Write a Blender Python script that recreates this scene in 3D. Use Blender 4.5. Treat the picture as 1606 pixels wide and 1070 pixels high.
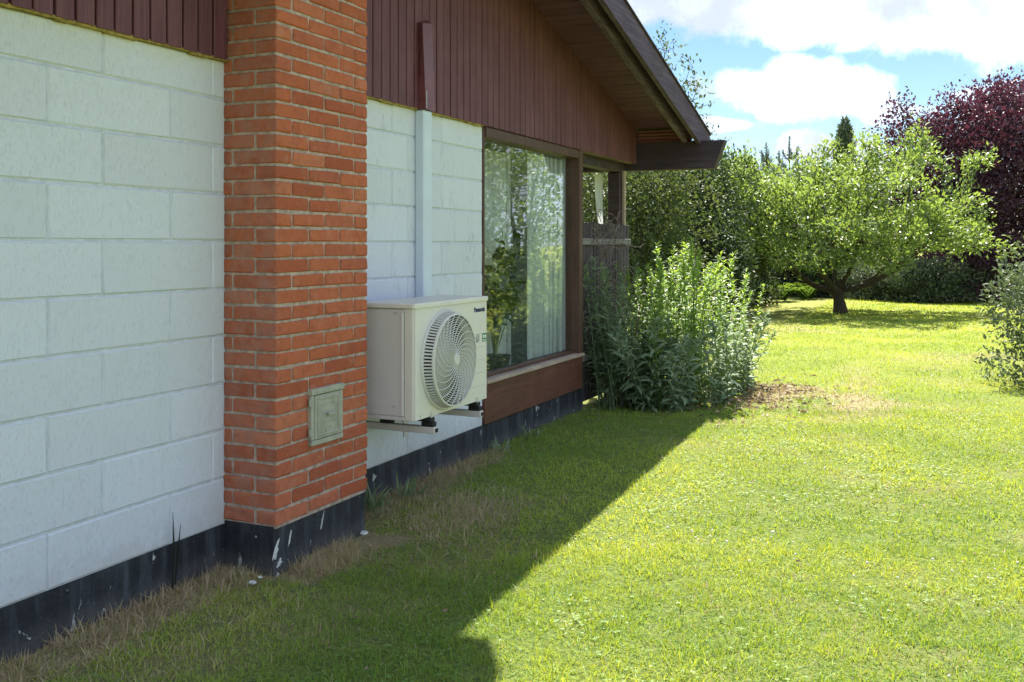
import bpy, math, random
import numpy as np
from math import sin, cos, pi, radians, sqrt, atan2

random.seed(7)
rng = np.random.default_rng(7)
S = bpy.context.scene
COL = S.collection
for o in list(bpy.data.objects):
    bpy.data.objects.remove(o)

# ------------------------------------------------------------------ camera
EYE = 1.40
YAW = radians(24.2)
cam_d = bpy.data.cameras.new('camera')
cam_d.sensor_width = 36.0
cam_d.lens = 36.0 * 1550 / 1606
cam_d.shift_y = -150 / 1606
cam_d.clip_start = 0.05
cam_d.clip_end = 3000
cam = bpy.data.objects.new('camera', cam_d)
cam.location = (0, 0, EYE)
cam.rotation_euler = (pi / 2, 0, YAW)
COL.objects.link(cam)
S.camera = cam
FWD = np.array([-sin(YAW), cos(YAW)])
RGT = np.array([cos(YAW), sin(YAW)])


def at(px, py, d):
    """world position seen at photo pixel (px, py) at distance d"""
    lat = (px - 803) / 1550 * d
    p = FWD * d + RGT * lat
    return np.array([p[0], p[1], EYE - (py - 385) / 1550 * d])


def pix(P):
    d = P[:, 0] * FWD[0] + P[:, 1] * FWD[1]
    l = P[:, 0] * RGT[0] + P[:, 1] * RGT[1]
    return 803 + 1550 * l / d, d


# ------------------------------------------------------------------ sun, sky, exposure
SUN_EL = radians(57.0)
SUN_DIR = np.array([-0.165, 0.64, 0.0])
SUN_AZ = atan2(SUN_DIR[0], SUN_DIR[1])          # from +Y towards +X
to_sun = np.array([sin(SUN_AZ) * cos(SUN_EL), cos(SUN_AZ) * cos(SUN_EL), sin(SUN_EL)])
sun_d = bpy.data.lights.new('sun', 'SUN')
sun_d.energy = 4.6
sun_d.angle = radians(0.6)
sun_d.color = (1.0, 0.94, 0.86)
sun = bpy.data.objects.new('sun', sun_d)
from mathutils import Vector
sun.rotation_euler = Vector(to_sun).to_track_quat('Z', 'Y').to_euler()
sun.location = (0, 0, 20)
COL.objects.link(sun)

W = bpy.data.worlds.new('World')
S.world = W
W.use_nodes = True
S.view_settings.view_transform = 'Standard'
S.view_settings.look = 'None'
S.view_settings.gamma = 1.0
S.view_settings.use_curve_mapping = False
S.view_settings.exposure = 1.74
try:
    S.cycles.max_bounces = 8
    S.cycles.diffuse_bounces = 4
    S.cycles.transparent_max_bounces = 12
    S.cycles.transmission_bounces = 4
    S.cycles.glossy_bounces = 3
    S.cycles.use_denoising = True
    S.cycles.sample_clamp_indirect = 6
except Exception:
    pass


class NT:
    def schlick(self, f0):
        g = self.n('ShaderNodeNewGeometry')
        c = self.n('ShaderNodeVectorMath', operation='DOT_PRODUCT', ins={0: g.outputs['Incoming'], 1: g.outputs['Normal']}).outputs['Value']
        c = self.math('ABSOLUTE', c)
        k = self.math('POWER', self.math('SUBTRACT', 1.0, c, clamp=True), 5.0)
        return self.math('ADD', f0, self.math('MULTIPLY', k, 1.0 - f0))

    """short helper to wire node trees"""
    def __init__(self, tree):
        self.t = tree
        tree.nodes.clear()

    def n(self, kind, **kw):
        nd = self.t.nodes.new(kind)
        ins = kw.pop('ins', {})
        for k, v in kw.items():
            setattr(nd, k, v)
        for k, v in ins.items():
            if hasattr(v, 'is_linked') or isinstance(v, bpy.types.NodeSocket):
                self.t.links.new(v, nd.inputs[k])
            else:
                nd.inputs[k].default_value = v
        return nd

    def link(self, a, b):
        self.t.links.new(a, b)

    def math(self, op, a, b=0.0, c=0.0, clamp=False):
        nd = self.n('ShaderNodeMath', operation=op, use_clamp=clamp, ins={0: a, 1: b, 2: c})
        return nd.outputs[0]

    def mix(self, f, a, b, blend='MIX'):
        nd = self.n('ShaderNodeMix', data_type='RGBA', blend_type=blend, ins={0: f})
        for sock, v in ((nd.inputs[6], a), (nd.inputs[7], b)):
            if isinstance(v, bpy.types.NodeSocket):
                self.link(v, sock)
            else:
                sock.default_value = (*v, 1) if len(v) == 3 else v
        return nd.outputs[2]

    def noise(self, vec, scale, detail=4, rough=0.55, dist=0.0):
        nd = self.n('ShaderNodeTexNoise', ins={'Scale': scale, 'Detail': detail, 'Roughness': rough, 'Distortion': dist})
        if vec is not None:
            self.link(vec, nd.inputs['Vector'])
        return nd.outputs[0]

    def step(self, v, lo, hi):
        nd = self.n('ShaderNodeMapRange', interpolation_type='SMOOTHSTEP', ins={0: v, 1: lo, 2: hi, 3: 0.0, 4: 1.0})
        return nd.outputs[0]

    def mapping(self, vec, scale=(1, 1, 1), loc=(0, 0, 0)):
        nd = self.n('ShaderNodeMapping', ins={'Vector': vec, 'Scale': scale, 'Location': loc})
        return nd.outputs[0]


def build_world():
    t = NT(W.node_tree)
    out = t.n('ShaderNodeOutputWorld')
    bg = t.n('ShaderNodeBackground', ins={'Strength': 0.088})
    sky = t.n('ShaderNodeTexSky', sky_type='NISHITA', sun_disc=False, sun_elevation=SUN_EL,
              sun_rotation=SUN_AZ, altitude=20, air_density=1.0, dust_density=0.1, ozone_density=3.0)
    d = t.n('ShaderNodeTexCoord').outputs['Generated']
    # general cloud cover: noise on the plane of the cloud layer
    sep = t.n('ShaderNodeSeparateXYZ', ins={0: d})
    zc = t.math('ADD', t.math('MAXIMUM', sep.outputs[2], 0.0), 0.12)
    u = t.math('DIVIDE', sep.outputs[0], zc)
    v = t.math('DIVIDE', sep.outputs[1], zc)
    uv = t.n('ShaderNodeCombineXYZ', ins={0: u, 1: v, 2: 0.0}).outputs[0]
    big = t.noise(uv, 0.55, 6, 0.55)
    base = t.math('MULTIPLY', t.math('SUBTRACT', big, 0.43), 3.0)
    # the clouds in view, each a lump in its own direction
    lumps = [  # px, py, half width, half height
        (1330, 14, 420, 60), (1000, 15, 260, 40), (1560, 42, 215, 58), (1850, 60, 300, 90), (700, -20, 300, 60),
        (1170, 135, 80, 34), (1255, 128, 85, 40), (1320, 150, 95, 45), (1245, 165, 110, 28), (1400, 175, 80, 24),
        (1275, 228, 46, 26), (1330, 235, 60, 22), (1560, 150, 80, 18), (1130, 195, 60, 14)]
    m = None
    for px, py, w, h in lumps:
        p = at(px, py, 1.0)
        c = np.array([p[0], p[1], p[2] - EYE]); nrm = np.linalg.norm(c); c = c / nrm
        right = np.array([RGT[0], RGT[1], 0.0]); up = np.cross(right, c); up /= np.linalg.norm(up)
        a = t.n('ShaderNodeVectorMath', operation='DOT_PRODUCT', ins={0: d, 1: tuple(right / (w / 1550 / nrm))}).outputs['Value']
        a0 = float(np.dot(c, right) / (w / 1550 / nrm))
        b = t.n('ShaderNodeVectorMath', operation='DOT_PRODUCT', ins={0: d, 1: tuple(up / (h / 1550 / nrm))}).outputs['Value']
        f = t.n('ShaderNodeVectorMath', operation='DOT_PRODUCT', ins={0: d, 1: tuple(c)}).outputs['Value']
        a = t.math('SUBTRACT', a, a0)
        r = t.math('SQRT', t.math('ADD', t.math('MULTIPLY', a, a), t.math('MULTIPLY', b, b)))
        val = t.math('SUBTRACT', 1.0, r)
        val = t.math('MULTIPLY', val, 0.8)
        back = t.math('LESS_THAN', f, 0.3)
        val = t.math('SUBTRACT', val, t.math('MULTIPLY', back, 10))
        m = val if m is None else t.math('MAXIMUM', m, val)
    # within ~25 degrees of the view axis the individual clouds rule
    vc = at(1300, 100, 1.0); vc = np.array([vc[0], vc[1], vc[2] - EYE]); vc /= np.linalg.norm(vc)
    near = t.n('ShaderNodeVectorMath', operation='DOT_PRODUCT', ins={0: d, 1: tuple(vc)}).outputs['Value']
    nearw = t.step(near, 0.90, 0.975)
    field = t.n('ShaderNodeMix', data_type='FLOAT', ins={0: nearw, 2: base, 3: m}).outputs[0]
    det = t.noise(d, 15, 9, 0.58, 0.15)
    fine = t.math('MULTIPLY', t.math('SUBTRACT', det, 0.5), 1.9)
    field = t.math('ADD', field, fine)
    mask = t.step(field, -0.02, 0.30)
    mask = t.math('MULTIPLY', mask, 0.97)
    shade = t.step(t.noise(d, 9, 7, 0.6), 0.38, 0.66)
    ccol = t.mix(shade, (2.75, 3.05, 3.5), (5.2, 6.2, 8.0))
    # thin veil: the blue keeps a little white
    veil = t.n('ShaderNodeHueSaturation', ins={'Saturation': 1.10, 'Value': 0.54, 'Color': sky.outputs[0]}).outputs[0]
    colr = t.mix(mask, veil, ccol)
    t.link(colr, bg.inputs[0])
    t.link(bg.outputs[0], out.inputs[0])


build_world()

# ------------------------------------------------------------------ object helpers
WLOC = {}


def link(o, parent=None, loc=(0, 0, 0)):
    COL.objects.link(o)
    if parent is not None:
        o.parent = parent
        pl = WLOC[parent.name]
        o.location = (loc[0] - pl[0], loc[1] - pl[1], loc[2] - pl[2])
    else:
        o.location = loc
    WLOC[o.name] = tuple(loc)
    return o


def thing(name, label, cat, loc=(0, 0, 0), group=None):
    o = bpy.data.objects.new(name, None)
    o.empty_display_size = 0.2
    link(o, None, loc)
    o['label'] = label
    o['category'] = cat
    if group:
        o['group'] = group
    return o


def tag(o, label=None, cat=None, group=None, kind=None):
    if label: o['label'] = label
    if cat: o['category'] = cat
    if group: o['group'] = group
    if kind: o['kind'] = kind
    return o


def mesh(name, verts, faces, mat=None, smooth=False):
    me = bpy.data.meshes.new(name)
    me.from_pydata([tuple(map(float, v)) for v in verts], [], faces)
    if mat: me.materials.append(mat)
    if smooth:
        me.polygons.foreach_set('use_smooth', [True] * len(me.polygons))
    me.update()
    return me


def obj(name, me, parent=None, loc=(0, 0, 0), rot=None):
    o = bpy.data.objects.new(name, me)
    link(o, parent, loc)
    if rot: o.rotation_euler = rot
    return o


class MB:
    def __init__(self):
        self.v, self.f = [], []

    def add(self, v, f):
        k = len(self.v)
        self.v += [tuple(p) for p in v]
        self.f += [tuple(i + k for i in q) for q in f]
        return self

    def box(self, x0, x1, y0, y1, z0, z1, b=0.0):
        v, f = box_geo(x0, x1, y0, y1, z0, z1, b)
        return self.add(v, f)

    def tube(self, pts, radii, n=6, caps=True):
        v, f = tube_geo(pts, radii, n, caps)
        return self.add(v, f)

    def build(self, name, mat, parent=None, loc=(0, 0, 0), smooth=False):
        v = [(p[0] - loc[0], p[1] - loc[1], p[2] - loc[2]) for p in self.v]
        return obj(name, mesh(name, v, self.f, mat, smooth), parent, loc)


def box_geo(x0, x1, y0, y1, z0, z1, b=0.0):
    if b <= 0:
        v = [(x0, y0, z0), (x1, y0, z0), (x1, y1, z0), (x0, y1, z0), (x0, y0, z1), (x1, y0, z1), (x1, y1, z1), (x0, y1, z1)]
        f = [(0, 3, 2, 1), (4, 5, 6, 7), (0, 1, 5, 4), (1, 2, 6, 5), (2, 3, 7, 6), (3, 0, 4, 7)]
        return v, f
    v, idx = [], {}
    X, Y, Z = (x0, x1), (y0, y1), (z0, z1)
    for i in (0, 1):
        for j in (0, 1):
            for k in (0, 1):
                sx, sy, sz = (1 - 2 * i), (1 - 2 * j), (1 - 2 * k)
                x, y, z = X[i], Y[j], Z[k]
                for a in range(3):
                    p = [x + sx * b, y + sy * b, z + sz * b]
                    p[a] = (x, y, z)[a]
                    idx[(i, j, k, a)] = len(v)
                    v.append(tuple(p))
    f = []
    for a, (p, q) in ((0, (1, 2)), (1, (2, 0)), (2, (0, 1))):
        for s in (0, 1):
            quad = []
            for (m, n) in ((0, 0), (1, 0), (1, 1), (0, 1)):
                c = [0, 0, 0]; c[a] = s; c[p] = m; c[q] = n
                quad.append(idx[(*c, a)])
            f.append(tuple(quad) if s else tuple(reversed(quad)))
    for a in range(3):            # edges along axis a
        p, q = (a + 1) % 3, (a + 2) % 3
        for m in (0, 1):
            for n in (0, 1):
                c0 = [0, 0, 0]; c0[a] = 0; c0[p] = m; c0[q] = n
                c1 = list(c0); c1[a] = 1
                quad = (idx[(*c0, p)], idx[(*c1, p)], idx[(*c1, q)], idx[(*c0, q)])
                f.append(quad if (m == n) == False else tuple(reversed(quad)))
    for i in (0, 1):
        for j in (0, 1):
            for k in (0, 1):
                tri = (idx[(i, j, k, 0)], idx[(i, j, k, 1)], idx[(i, j, k, 2)])
                f.append(tri if (i + j + k) % 2 else tuple(reversed(tri)))
    return v, f


def tube_geo(pts, radii, n=6, caps=True):
    pts = [np.array(p, float) for p in pts]
    if not hasattr(radii, '__len__'):
        radii = [radii] * len(pts)
    v, f = [], []
    ref = np.array([0.31, 0.17, 0.93])
    for i, p in enumerate(pts):
        a = pts[max(0, i - 1)]; c = pts[min(len(pts) - 1, i + 1)]
        t = c - a; t /= (np.linalg.norm(t) + 1e-9)
        x = np.cross(t, ref)
        if np.linalg.norm(x) < 1e-3: x = np.cross(t, (1, 0, 0))
        x /= np.linalg.norm(x); y = np.cross(t, x)
        for k in range(n):
            a_ = 2 * pi * k / n
            v.append(p + radii[i] * (cos(a_) * x + sin(a_) * y))
    for i in range(len(pts) - 1):
        for k in range(n):
            f.append((i * n + k, i * n + (k + 1) % n, (i + 1) * n + (k + 1) % n, (i + 1) * n + k))
    if caps:
        f.append(tuple(range(n - 1, -1, -1)))
        f.append(tuple((len(pts) - 1) * n + k for k in range(n)))
    return v, f


def np_mesh(name, V, tris, mat, tint=None, extra=None, smooth=False):
    """fast mesh from numpy triangles"""
    me = bpy.data.meshes.new(name)
    V = np.ascontiguousarray(V, dtype=np.float32); tris = np.ascontiguousarray(tris, dtype=np.int32)
    me.vertices.add(len(V)); me.vertices.foreach_set('co', V.ravel())
    me.loops.add(tris.size); me.loops.foreach_set('vertex_index', tris.ravel())
    me.polygons.add(len(tris)); me.polygons.foreach_set('loop_start', np.arange(0, tris.size, 3, dtype=np.int32))
    if smooth: me.polygons.foreach_set('use_smooth', np.ones(len(tris), dtype=bool))
    if tint is not None:
        a = me.attributes.new('tint', 'FLOAT', 'POINT'); a.data.foreach_set('value', np.ascontiguousarray(tint, dtype=np.float32))
    for k, arr in (extra or {}).items():
        a = me.attributes.new(k, 'FLOAT', 'POINT'); a.data.foreach_set('value', np.ascontiguousarray(arr, dtype=np.float32))
    if mat: me.materials.append(mat)
    me.update(calc_edges=True)
    return me


# ------------------------------------------------------------------ materials
def new_mat(name):
    m = bpy.data.materials.new(name)
    m.use_nodes = True
    return m, NT(m.node_tree)


def finish(t, col, rough=0.6, bump_h=None, bump=0.2, dist=0.01, spec=0.4, metal=0.0):
    out = t.n('ShaderNodeOutputMaterial')
    p = t.n('ShaderNodeBsdfPrincipled', ins={'Metallic': metal, 'Specular IOR Level': spec})
    for sock, v in ((p.inputs['Base Color'], col), (p.inputs['Roughness'], rough)):
        if isinstance(v, bpy.types.NodeSocket): t.link(v, sock)
        else: sock.default_value = (*v, 1) if hasattr(v, '__len__') else v
    if bump_h is not None:
        b = t.n('ShaderNodeBump', ins={'Height': bump_h, 'Strength': bump, 'Distance': dist})
        t.link(b.outputs[0], p.inputs['Normal'])
    t.link(p.outputs[0], out.inputs[0])
    return p


def mat_plain(name, col, rough=0.5, var=0.12, scale=14, bump=0.15, metal=0.0, spec=0.4, bscale=120):
    m, t = new_mat(name)
    g = t.n('ShaderNodeNewGeometry').outputs['Position']
    n = t.noise(g, scale, 5, 0.6)
    dark = tuple(c * (1 - var) for c in col); lite = tuple(min(1, c * (1 + var)) for c in col)
    c = t.mix(t.step(n, 0.3, 0.7), dark, lite)
    r = t.math('ADD', t.math('MULTIPLY', n, 0.2), rough - 0.1)
    finish(t, c, r, t.noise(g, bscale, 4, 0.6), bump, 0.004, spec, metal)
    return m


def mat_block():
    """white masonry paint on rough aerated blocks: brushed pits, streaks, grime under the eave"""
    m, t = new_mat('white_block_paint')
    g = t.n('ShaderNodeNewGeometry').outputs['Position']
    rnd = t.n('ShaderNodeObjectInfo').outputs['Random']
    sep = t.n('ShaderNodeSeparateXYZ', ins={0: g})
    st = t.mapping(g, (95, 95, 26))
    streak = t.noise(st, 1.0, 5, 0.65, 0.4)
    pits = t.step(t.noise(t.mapping(g, (115, 115, 46)), 1.0, 3, 0.6), 0.56, 0.66)
    dirtm = t.step(t.noise(t.mapping(g, (7, 7, 3.0)), 1.0, 5, 0.7), 0.46, 0.72)
    speck = t.step(t.noise(t.mapping(g, (70, 70, 16)), 1.0, 4, 0.7), 0.50, 0.66)
    c = t.mix(streak, (0.615, 0.645, 0.715), (0.675, 0.705, 0.77))
    c = t.mix(t.math('MULTIPLY', rnd, 0.6), c, (0.575, 0.60, 0.65))
    # old bare patches on the short wall by the trunking
    mid = t.step(sep.outputs[1], 3.7, 4.3)
    c = t.mix(t.math('MULTIPLY', t.math('MULTIPLY', dirtm, speck), t.math('ADD', t.math('MULTIPLY', mid, 0.75), 0.10)), c, (0.30, 0.33, 0.36))
    # ochre run-off right below the cladding
    edge = t.math('ADD', sep.outputs[2], t.math('MULTIPLY', t.math('SUBTRACT', t.noise(g, 5, 4), 0.5), 0.10))
    c = t.mix(t.math('MULTIPLY', t.step(edge, 2.10, 2.22), 0.45), c, (0.56, 0.54, 0.30))
    c = t.mix(t.math('MULTIPLY', pits, 0.10), c, (0.40, 0.43, 0.46))
    # soil splashed up from the ground, drips and hairline dirt
    spl = t.math('SUBTRACT', 1.0, t.step(t.math('ADD', sep.outputs[2], t.math('MULTIPLY', t.noise(g, 14, 5, 0.7), 0.30)), 0.33, 0.48))
    c = t.mix(t.math('MULTIPLY', spl, 0.35), c, (0.42, 0.40, 0.35))
    drip = t.step(t.noise(t.mapping(g, (22, 22, 0.9)), 1.0, 4, 0.6), 0.60, 0.75)
    c = t.mix(t.math('MULTIPLY', drip, 0.12), c, (0.47, 0.48, 0.47))
    h = t.math('SUBTRACT', t.math('MULTIPLY', streak, 0.7), t.math('MULTIPLY', pits, 0.55))
    h = t.math('ADD', h, t.math('MULTIPLY', t.noise(g, 9, 3), 0.5))
    finish(t, c, 0.62, h, 0.50, 0.005, 0.3)
    return m


def mat_brick():
    m, t = new_mat('red_brick')
    oi = t.n('ShaderNodeObjectInfo')
    rnd = oi.outputs['Random']
    g = t.n('ShaderNodeNewGeometry').outputs['Position']
    c = t.n('ShaderNodeValToRGB', ins={0: rnd})
    e = c.color_ramp.elements
    e[0].position = 0.0; e[0].color = (0.36, 0.088, 0.042, 1)
    e[1].position = 1.0; e[1].color = (0.53, 0.175, 0.090, 1)
    for p, q in ((0.25, (0.45, 0.122, 0.056, 1)), (0.5, (0.49, 0.138, 0.064, 1)), (0.75, (0.41, 0.110, 0.058, 1))):
        x = e.new(p); x.color = q
    n1 = t.noise(g, 28, 6, 0.65, 0.5)
    n2 = t.noise(g, 150, 4, 0.7)
    col = t.mix(t.math('MULTIPLY', t.step(n1, 0.42, 0.75), 0.55), c.outputs[0], (0.24, 0.075, 0.045))
    col = t.mix(t.math('MULTIPLY', t.step(t.noise(g, 11, 5, 0.6), 0.52, 0.8), 0.40), col, (0.50, 0.27, 0.19))
    col = t.mix(t.math('MULTIPLY', t.step(n2, 0.58, 0.75), 0.5), col, (0.55, 0.30, 0.20))
    # dull dusty shade tone painted into the brick faces turned to -Y
    nrm = t.n('ShaderNodeSeparateXYZ', ins={0: t.n('ShaderNodeNewGeometry').outputs['True Normal']})
    side = t.step(t.math('MULTIPLY', nrm.outputs[1], -1.0), 0.5, 0.9)
    col = t.mix(t.math('MULTIPLY', t.math('MULTIPLY', side, t.step(t.noise(g, 17, 5, 0.65), 0.30, 0.75)), 0.6), col, (0.36, 0.20, 0.165))
    smear = t.step(t.noise(g, 38, 6, 0.7, 0.8), 0.60, 0.70)
    col = t.mix(t.math('MULTIPLY', smear, 0.35), col, (0.52, 0.36, 0.29))
    burnt = t.step(t.noise(g, 7, 5, 0.65, 0.6), 0.56, 0.72)
    col = t.mix(t.math('MULTIPLY', burnt, 0.30), col, (0.20, 0.062, 0.042))
    h = t.math('ADD', t.math('MULTIPLY', n1, 0.8), t.math('MULTIPLY', n2, 0.5))
    finish(t, col, 0.85, h, 1.0, 0.006, 0.2)
    return m


def mat_wood(name, c0, c1, grain_axis='z', rough=0.6, bump=0.5, spec=0.3, wear=None):
    m, t = new_mat(name)
    g = t.n('ShaderNodeNewGeometry').outputs['Position']
    rnd = t.n('ShaderNodeObjectInfo').outputs['Random']
    sc = {'z': (60, 60, 2.5), 'y': (60, 2.5, 60), 'x': (2.5, 60, 60)}[grain_axis]
    off = t.n('ShaderNodeVectorMath', operation='ADD', ins={0: g}).outputs[0]
    off.node.inputs[1].default_value = (0, 0, 0)
    t.link(t.n('ShaderNodeCombineXYZ', ins={0: t.math('MULTIPLY', rnd, 7.0), 1: t.math('MULTIPLY', rnd, 3.0), 2: rnd}).outputs[0], off.node.inputs[1])
    gr = t.noise(t.mapping(off, sc), 1.0, 6, 0.6, 0.6)
    c = t.mix(t.step(gr, 0.25, 0.75), c0, c1)
    c = t.mix(t.math('MULTIPLY', rnd, 0.3), c, tuple(x * 0.65 for x in c0))
    patch = t.step(t.noise(g, 3.5, 4, 0.6), 0.4, 0.75)
    c = t.mix(t.math('MULTIPLY', patch, 0.25), c, tuple(min(1, x * 1.5) for x in c1))
    if wear:
        wn = t.step(t.noise(t.mapping(off, tuple(s * 0.25 for s in sc)), 1.0, 6, 0.7), 0.50, 0.72)
        c = t.mix(t.math('MULTIPLY', wn, 0.6), c, wear)
    finish(t, c, rough, gr, bump, 0.003, spec)
    return m


def mat_plinth():
    """black tar paint, faded by rain streaks, flaked to pale render in places"""
    m, t = new_mat('black_tar_plinth')
    g = t.n('ShaderNodeNewGeometry').outputs['Position']
    streak = t.step(t.noise(t.mapping(g, (16, 16, 2.2)), 1.0, 5, 0.65), 0.42, 0.78)
    c = t.mix(t.noise(g, 25, 5), (0.010, 0.011, 0.015), (0.026, 0.029, 0.036))
    c = t.mix(t.math('MULTIPLY', streak, 0.7), c, (0.10, 0.11, 0.13))
    fl = t.noise(t.mapping(g, (13, 13, 9), (3.3, 0.7, 1.1)), 1.0, 6, 0.62, 0.6)
    flake = t.step(fl, 0.648, 0.662)
    c = t.mix(flake, c, (0.46, 0.47, 0.46))
    spk = t.step(t.noise(g, 60, 4, 0.6), 0.70, 0.74)
    c = t.mix(t.math('MULTIPLY', spk, 0.6), c, (0.35, 0.36, 0.36))
    sz = t.n('ShaderNodeSeparateXYZ', ins={0: g})
    mud = t.math('MULTIPLY', t.math('SUBTRACT', 1.0, t.step(t.math('ADD', sz.outputs[2], t.math('MULTIPLY', t.noise(g, 9, 4), 0.10)), 0.04, 0.17)), 0.55)
    c = t.mix(mud, c, (0.13, 0.125, 0.115))
    h = t.math('SUBTRACT', t.noise(g, 40, 6, 0.65), t.math('MULTIPLY', flake, 0.8))
    finish(t, c, 0.65, h, 0.8, 0.008, 0.35)
    return m


def mat_leaf(name, dark, lite, trans, tmix=0.42, rough=0.45, gloss=0.10, tip=None):
    m, t = new_mat(name)
    a = t.n('ShaderNodeAttribute', attribute_name='tint').outputs['Fac']
    c = t.mix(a, dark, lite)
    if tip:
        c = t.mix(t.step(a, 0.80, 0.97), c, tip)
    tc = t.mix(a, tuple(x * 0.75 for x in trans), trans)
    out = t.n('ShaderNodeOutputMaterial')
    df = t.n('ShaderNodeBsdfDiffuse', ins={'Color': c})
    tr = t.n('ShaderNodeBsdfTranslucent', ins={'Color': tc})
    gl = t.n('ShaderNodeBsdfGlossy', ins={'Color': (1, 1, 1, 1), 'Roughness': rough})
    mx = t.n('ShaderNodeMixShader', ins={0: tmix})
    t.link(df.outputs[0], mx.inputs[1]); t.link(tr.outputs[0], mx.inputs[2])
    m2 = t.n('ShaderNodeMixShader', ins={0: t.math('MULTIPLY', t.schlick(0.035), gloss * 7)})
    t.link(mx.outputs[0], m2.inputs[1]); t.link(gl.outputs[0], m2.inputs[2])
    t.link(m2.outputs[0], out.inputs[0])
    return m


def mat_bark(name, c0, c1):
    m, t = new_mat(name)
    g = t.n('ShaderNodeNewGeometry').outputs['Position']
    n = t.noise(t.mapping(g, (30, 30, 7)), 1.0, 6, 0.7, 0.5)
    finish(t, t.mix(t.step(n, 0.3, 0.7), c0, c1), 0.85, n, 0.9, 0.015, 0.2)
    return m


def mat_grass(name='grass_blades'):
    m, t = new_mat(name)
    a = t.n('ShaderNodeAttribute', attribute_name='tint').outputs['Fac']
    dry = t.n('ShaderNodeAttribute', attribute_name='dry').outputs['Fac']
    c = t.mix(a, (0.130, 0.262, 0.060), (0.360, 0.480, 0.085))
    c = t.mix(dry, c, t.mix(a, (0.44, 0.325, 0.20), (0.78, 0.63, 0.41)))
    tc = t.mix(a, (0.32, 0.42, 0.02), (0.66, 0.64, 0.05))
    tc = t.mix(dry, tc, (0.40, 0.29, 0.14))
    out = t.n('ShaderNodeOutputMaterial')
    df = t.n('ShaderNodeBsdfDiffuse', ins={'Color': c})
    tr = t.n('ShaderNodeBsdfTranslucent', ins={'Color': tc})
    mx = t.n('ShaderNodeMixShader', ins={0: 0.45})
    t.link(df.outputs[0], mx.inputs[1]); t.link(tr.outputs[0], mx.inputs[2])
    gl = t.n('ShaderNodeBsdfGlossy', ins={'Color': (1, 1, 1, 1), 'Roughness': 0.42})
    m2 = t.n('ShaderNodeMixShader', ins={0: t.math('MULTIPLY', t.schlick(0.03), 0.30)})
    t.link(mx.outputs[0], m2.inputs[1]); t.link(gl.outputs[0], m2.inputs[2])
    t.link(m2.outputs[0], out.inputs[0])
    return m


def mat_lawn():
    m, t = new_mat('lawn_soil_and_turf')
    g = t.n('ShaderNodeNewGeometry').outputs['Position']
    dry = t.n('ShaderNodeAttribute', attribute_name='dry').outputs['Fac']
    n = t.noise(g, 40, 6, 0.7)
    n2 = t.noise(g, 1.2, 5, 0.6)
    far = t.n('ShaderNodeVectorMath', operation='LENGTH', ins={0: g}).outputs['Value']
    fw = t.step(far, 5, 18)
    c = t.mix(t.step(n, 0.3, 0.7), (0.080, 0.120, 0.035), (0.24, 0.29, 0.065))
    c2 = t.mix(t.step(n2, 0.35, 0.7), (0.22, 0.27, 0.045), (0.31, 0.35, 0.07))
    c = t.mix(fw, c, c2)
    c = t.mix(dry, c, t.mix(n, (0.20, 0.15, 0.085), (0.48, 0.40, 0.23)))
    finish(t, c, 0.95, n, 1.0, 0.03, 0.1)
    return m


M = {}
M['block'] = mat_block()
M['brick'] = mat_brick()
M['mortar'] = mat_plain('lime_mortar', (0.42, 0.325, 0.27), 0.9, 0.30, 30, 0.8, bscale=180)
M['white_mortar'] = mat_plain('painted_joint', (0.53, 0.56, 0.615), 0.8, 0.12, 20, 0.5)
M['siding'] = mat_wood('red_brown_cladding', (0.098, 0.032, 0.040), (0.170, 0.066, 0.080), 'z', 0.55, 0.5)
M['siding_back'] = mat_plain('dark_gap', (0.022, 0.012, 0.011), 0.8)
M['soffit'] = mat_wood('red_brown_soffit', (0.092, 0.034, 0.060), (0.140, 0.058, 0.105), 'x', 0.6, 0.4)
M['barge'] = mat_wood('weathered_black_brown_board', (0.048, 0.029, 0.048), (0.105, 0.070, 0.105), 'y', 0.7, 0.9, wear=(0.17, 0.145, 0.175))
M['beam'] = mat_wood('black_brown_beam', (0.032, 0.020, 0.026), (0.055, 0.036, 0.046), 'x', 0.6, 0.5, wear=(0.12, 0.095, 0.10))
M['slat'] = mat_wood('bounce_lit_slat', (0.20, 0.075, 0.058), (0.30, 0.122, 0.095), 'x', 0.6, 0.4)  # lighter red than the soffit: bounce light under the eave put into the colour
M['frame'] = mat_wood('brown_window_wood', (0.070, 0.036, 0.026), (0.12, 0.064, 0.046), 'z', 0.5, 0.4)
M['panel'] = mat_wood('stained_plywood', (0.095, 0.038, 0.026), (0.155, 0.066, 0.044), 'y', 0.5, 0.5, wear=(0.075, 0.038, 0.022))
M['bead'] = mat_wood('pale_glazing_bead', (0.34, 0.25, 0.19), (0.50, 0.40, 0.32), 'y', 0.6, 0.3)
M['plinth'] = mat_plinth()
M['felt'] = mat_plain('roofing_felt', (0.06, 0.055, 0.055), 0.9, 0.3, 20, 0.8)
M['ac'] = mat_plain('ivory_sheet_metal', (0.68, 0.645, 0.585), 0.38, 0.03, 3, 0.03, spec=0.5)
M['ac_side'] = mat_plain('ivory_grey_side_metal', (0.60, 0.55, 0.53), 0.42, 0.03, 3, 0.03, spec=0.5)
M['ac_dark'] = mat_plain('dark_fan_chamber', (0.025, 0.026, 0.027), 0.6, 0.2)
M['grille'] = mat_plain('ivory_plastic', (0.60, 0.58, 0.54), 0.45, 0.03, 5, 0.02)
M['navy'] = mat_plain('navy_print', (0.012, 0.022, 0.11), 0.4, 0.05)
M['greyprint'] = mat_plain('grey_print', (0.20, 0.22, 0.22), 0.4, 0.05)
M['greenprint'] = mat_plain('green_print', (0.02, 0.17, 0.075), 0.4, 0.05)
M['whiteprint'] = mat_plain('white_print', (0.75, 0.78, 0.76), 0.4, 0.03)
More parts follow.
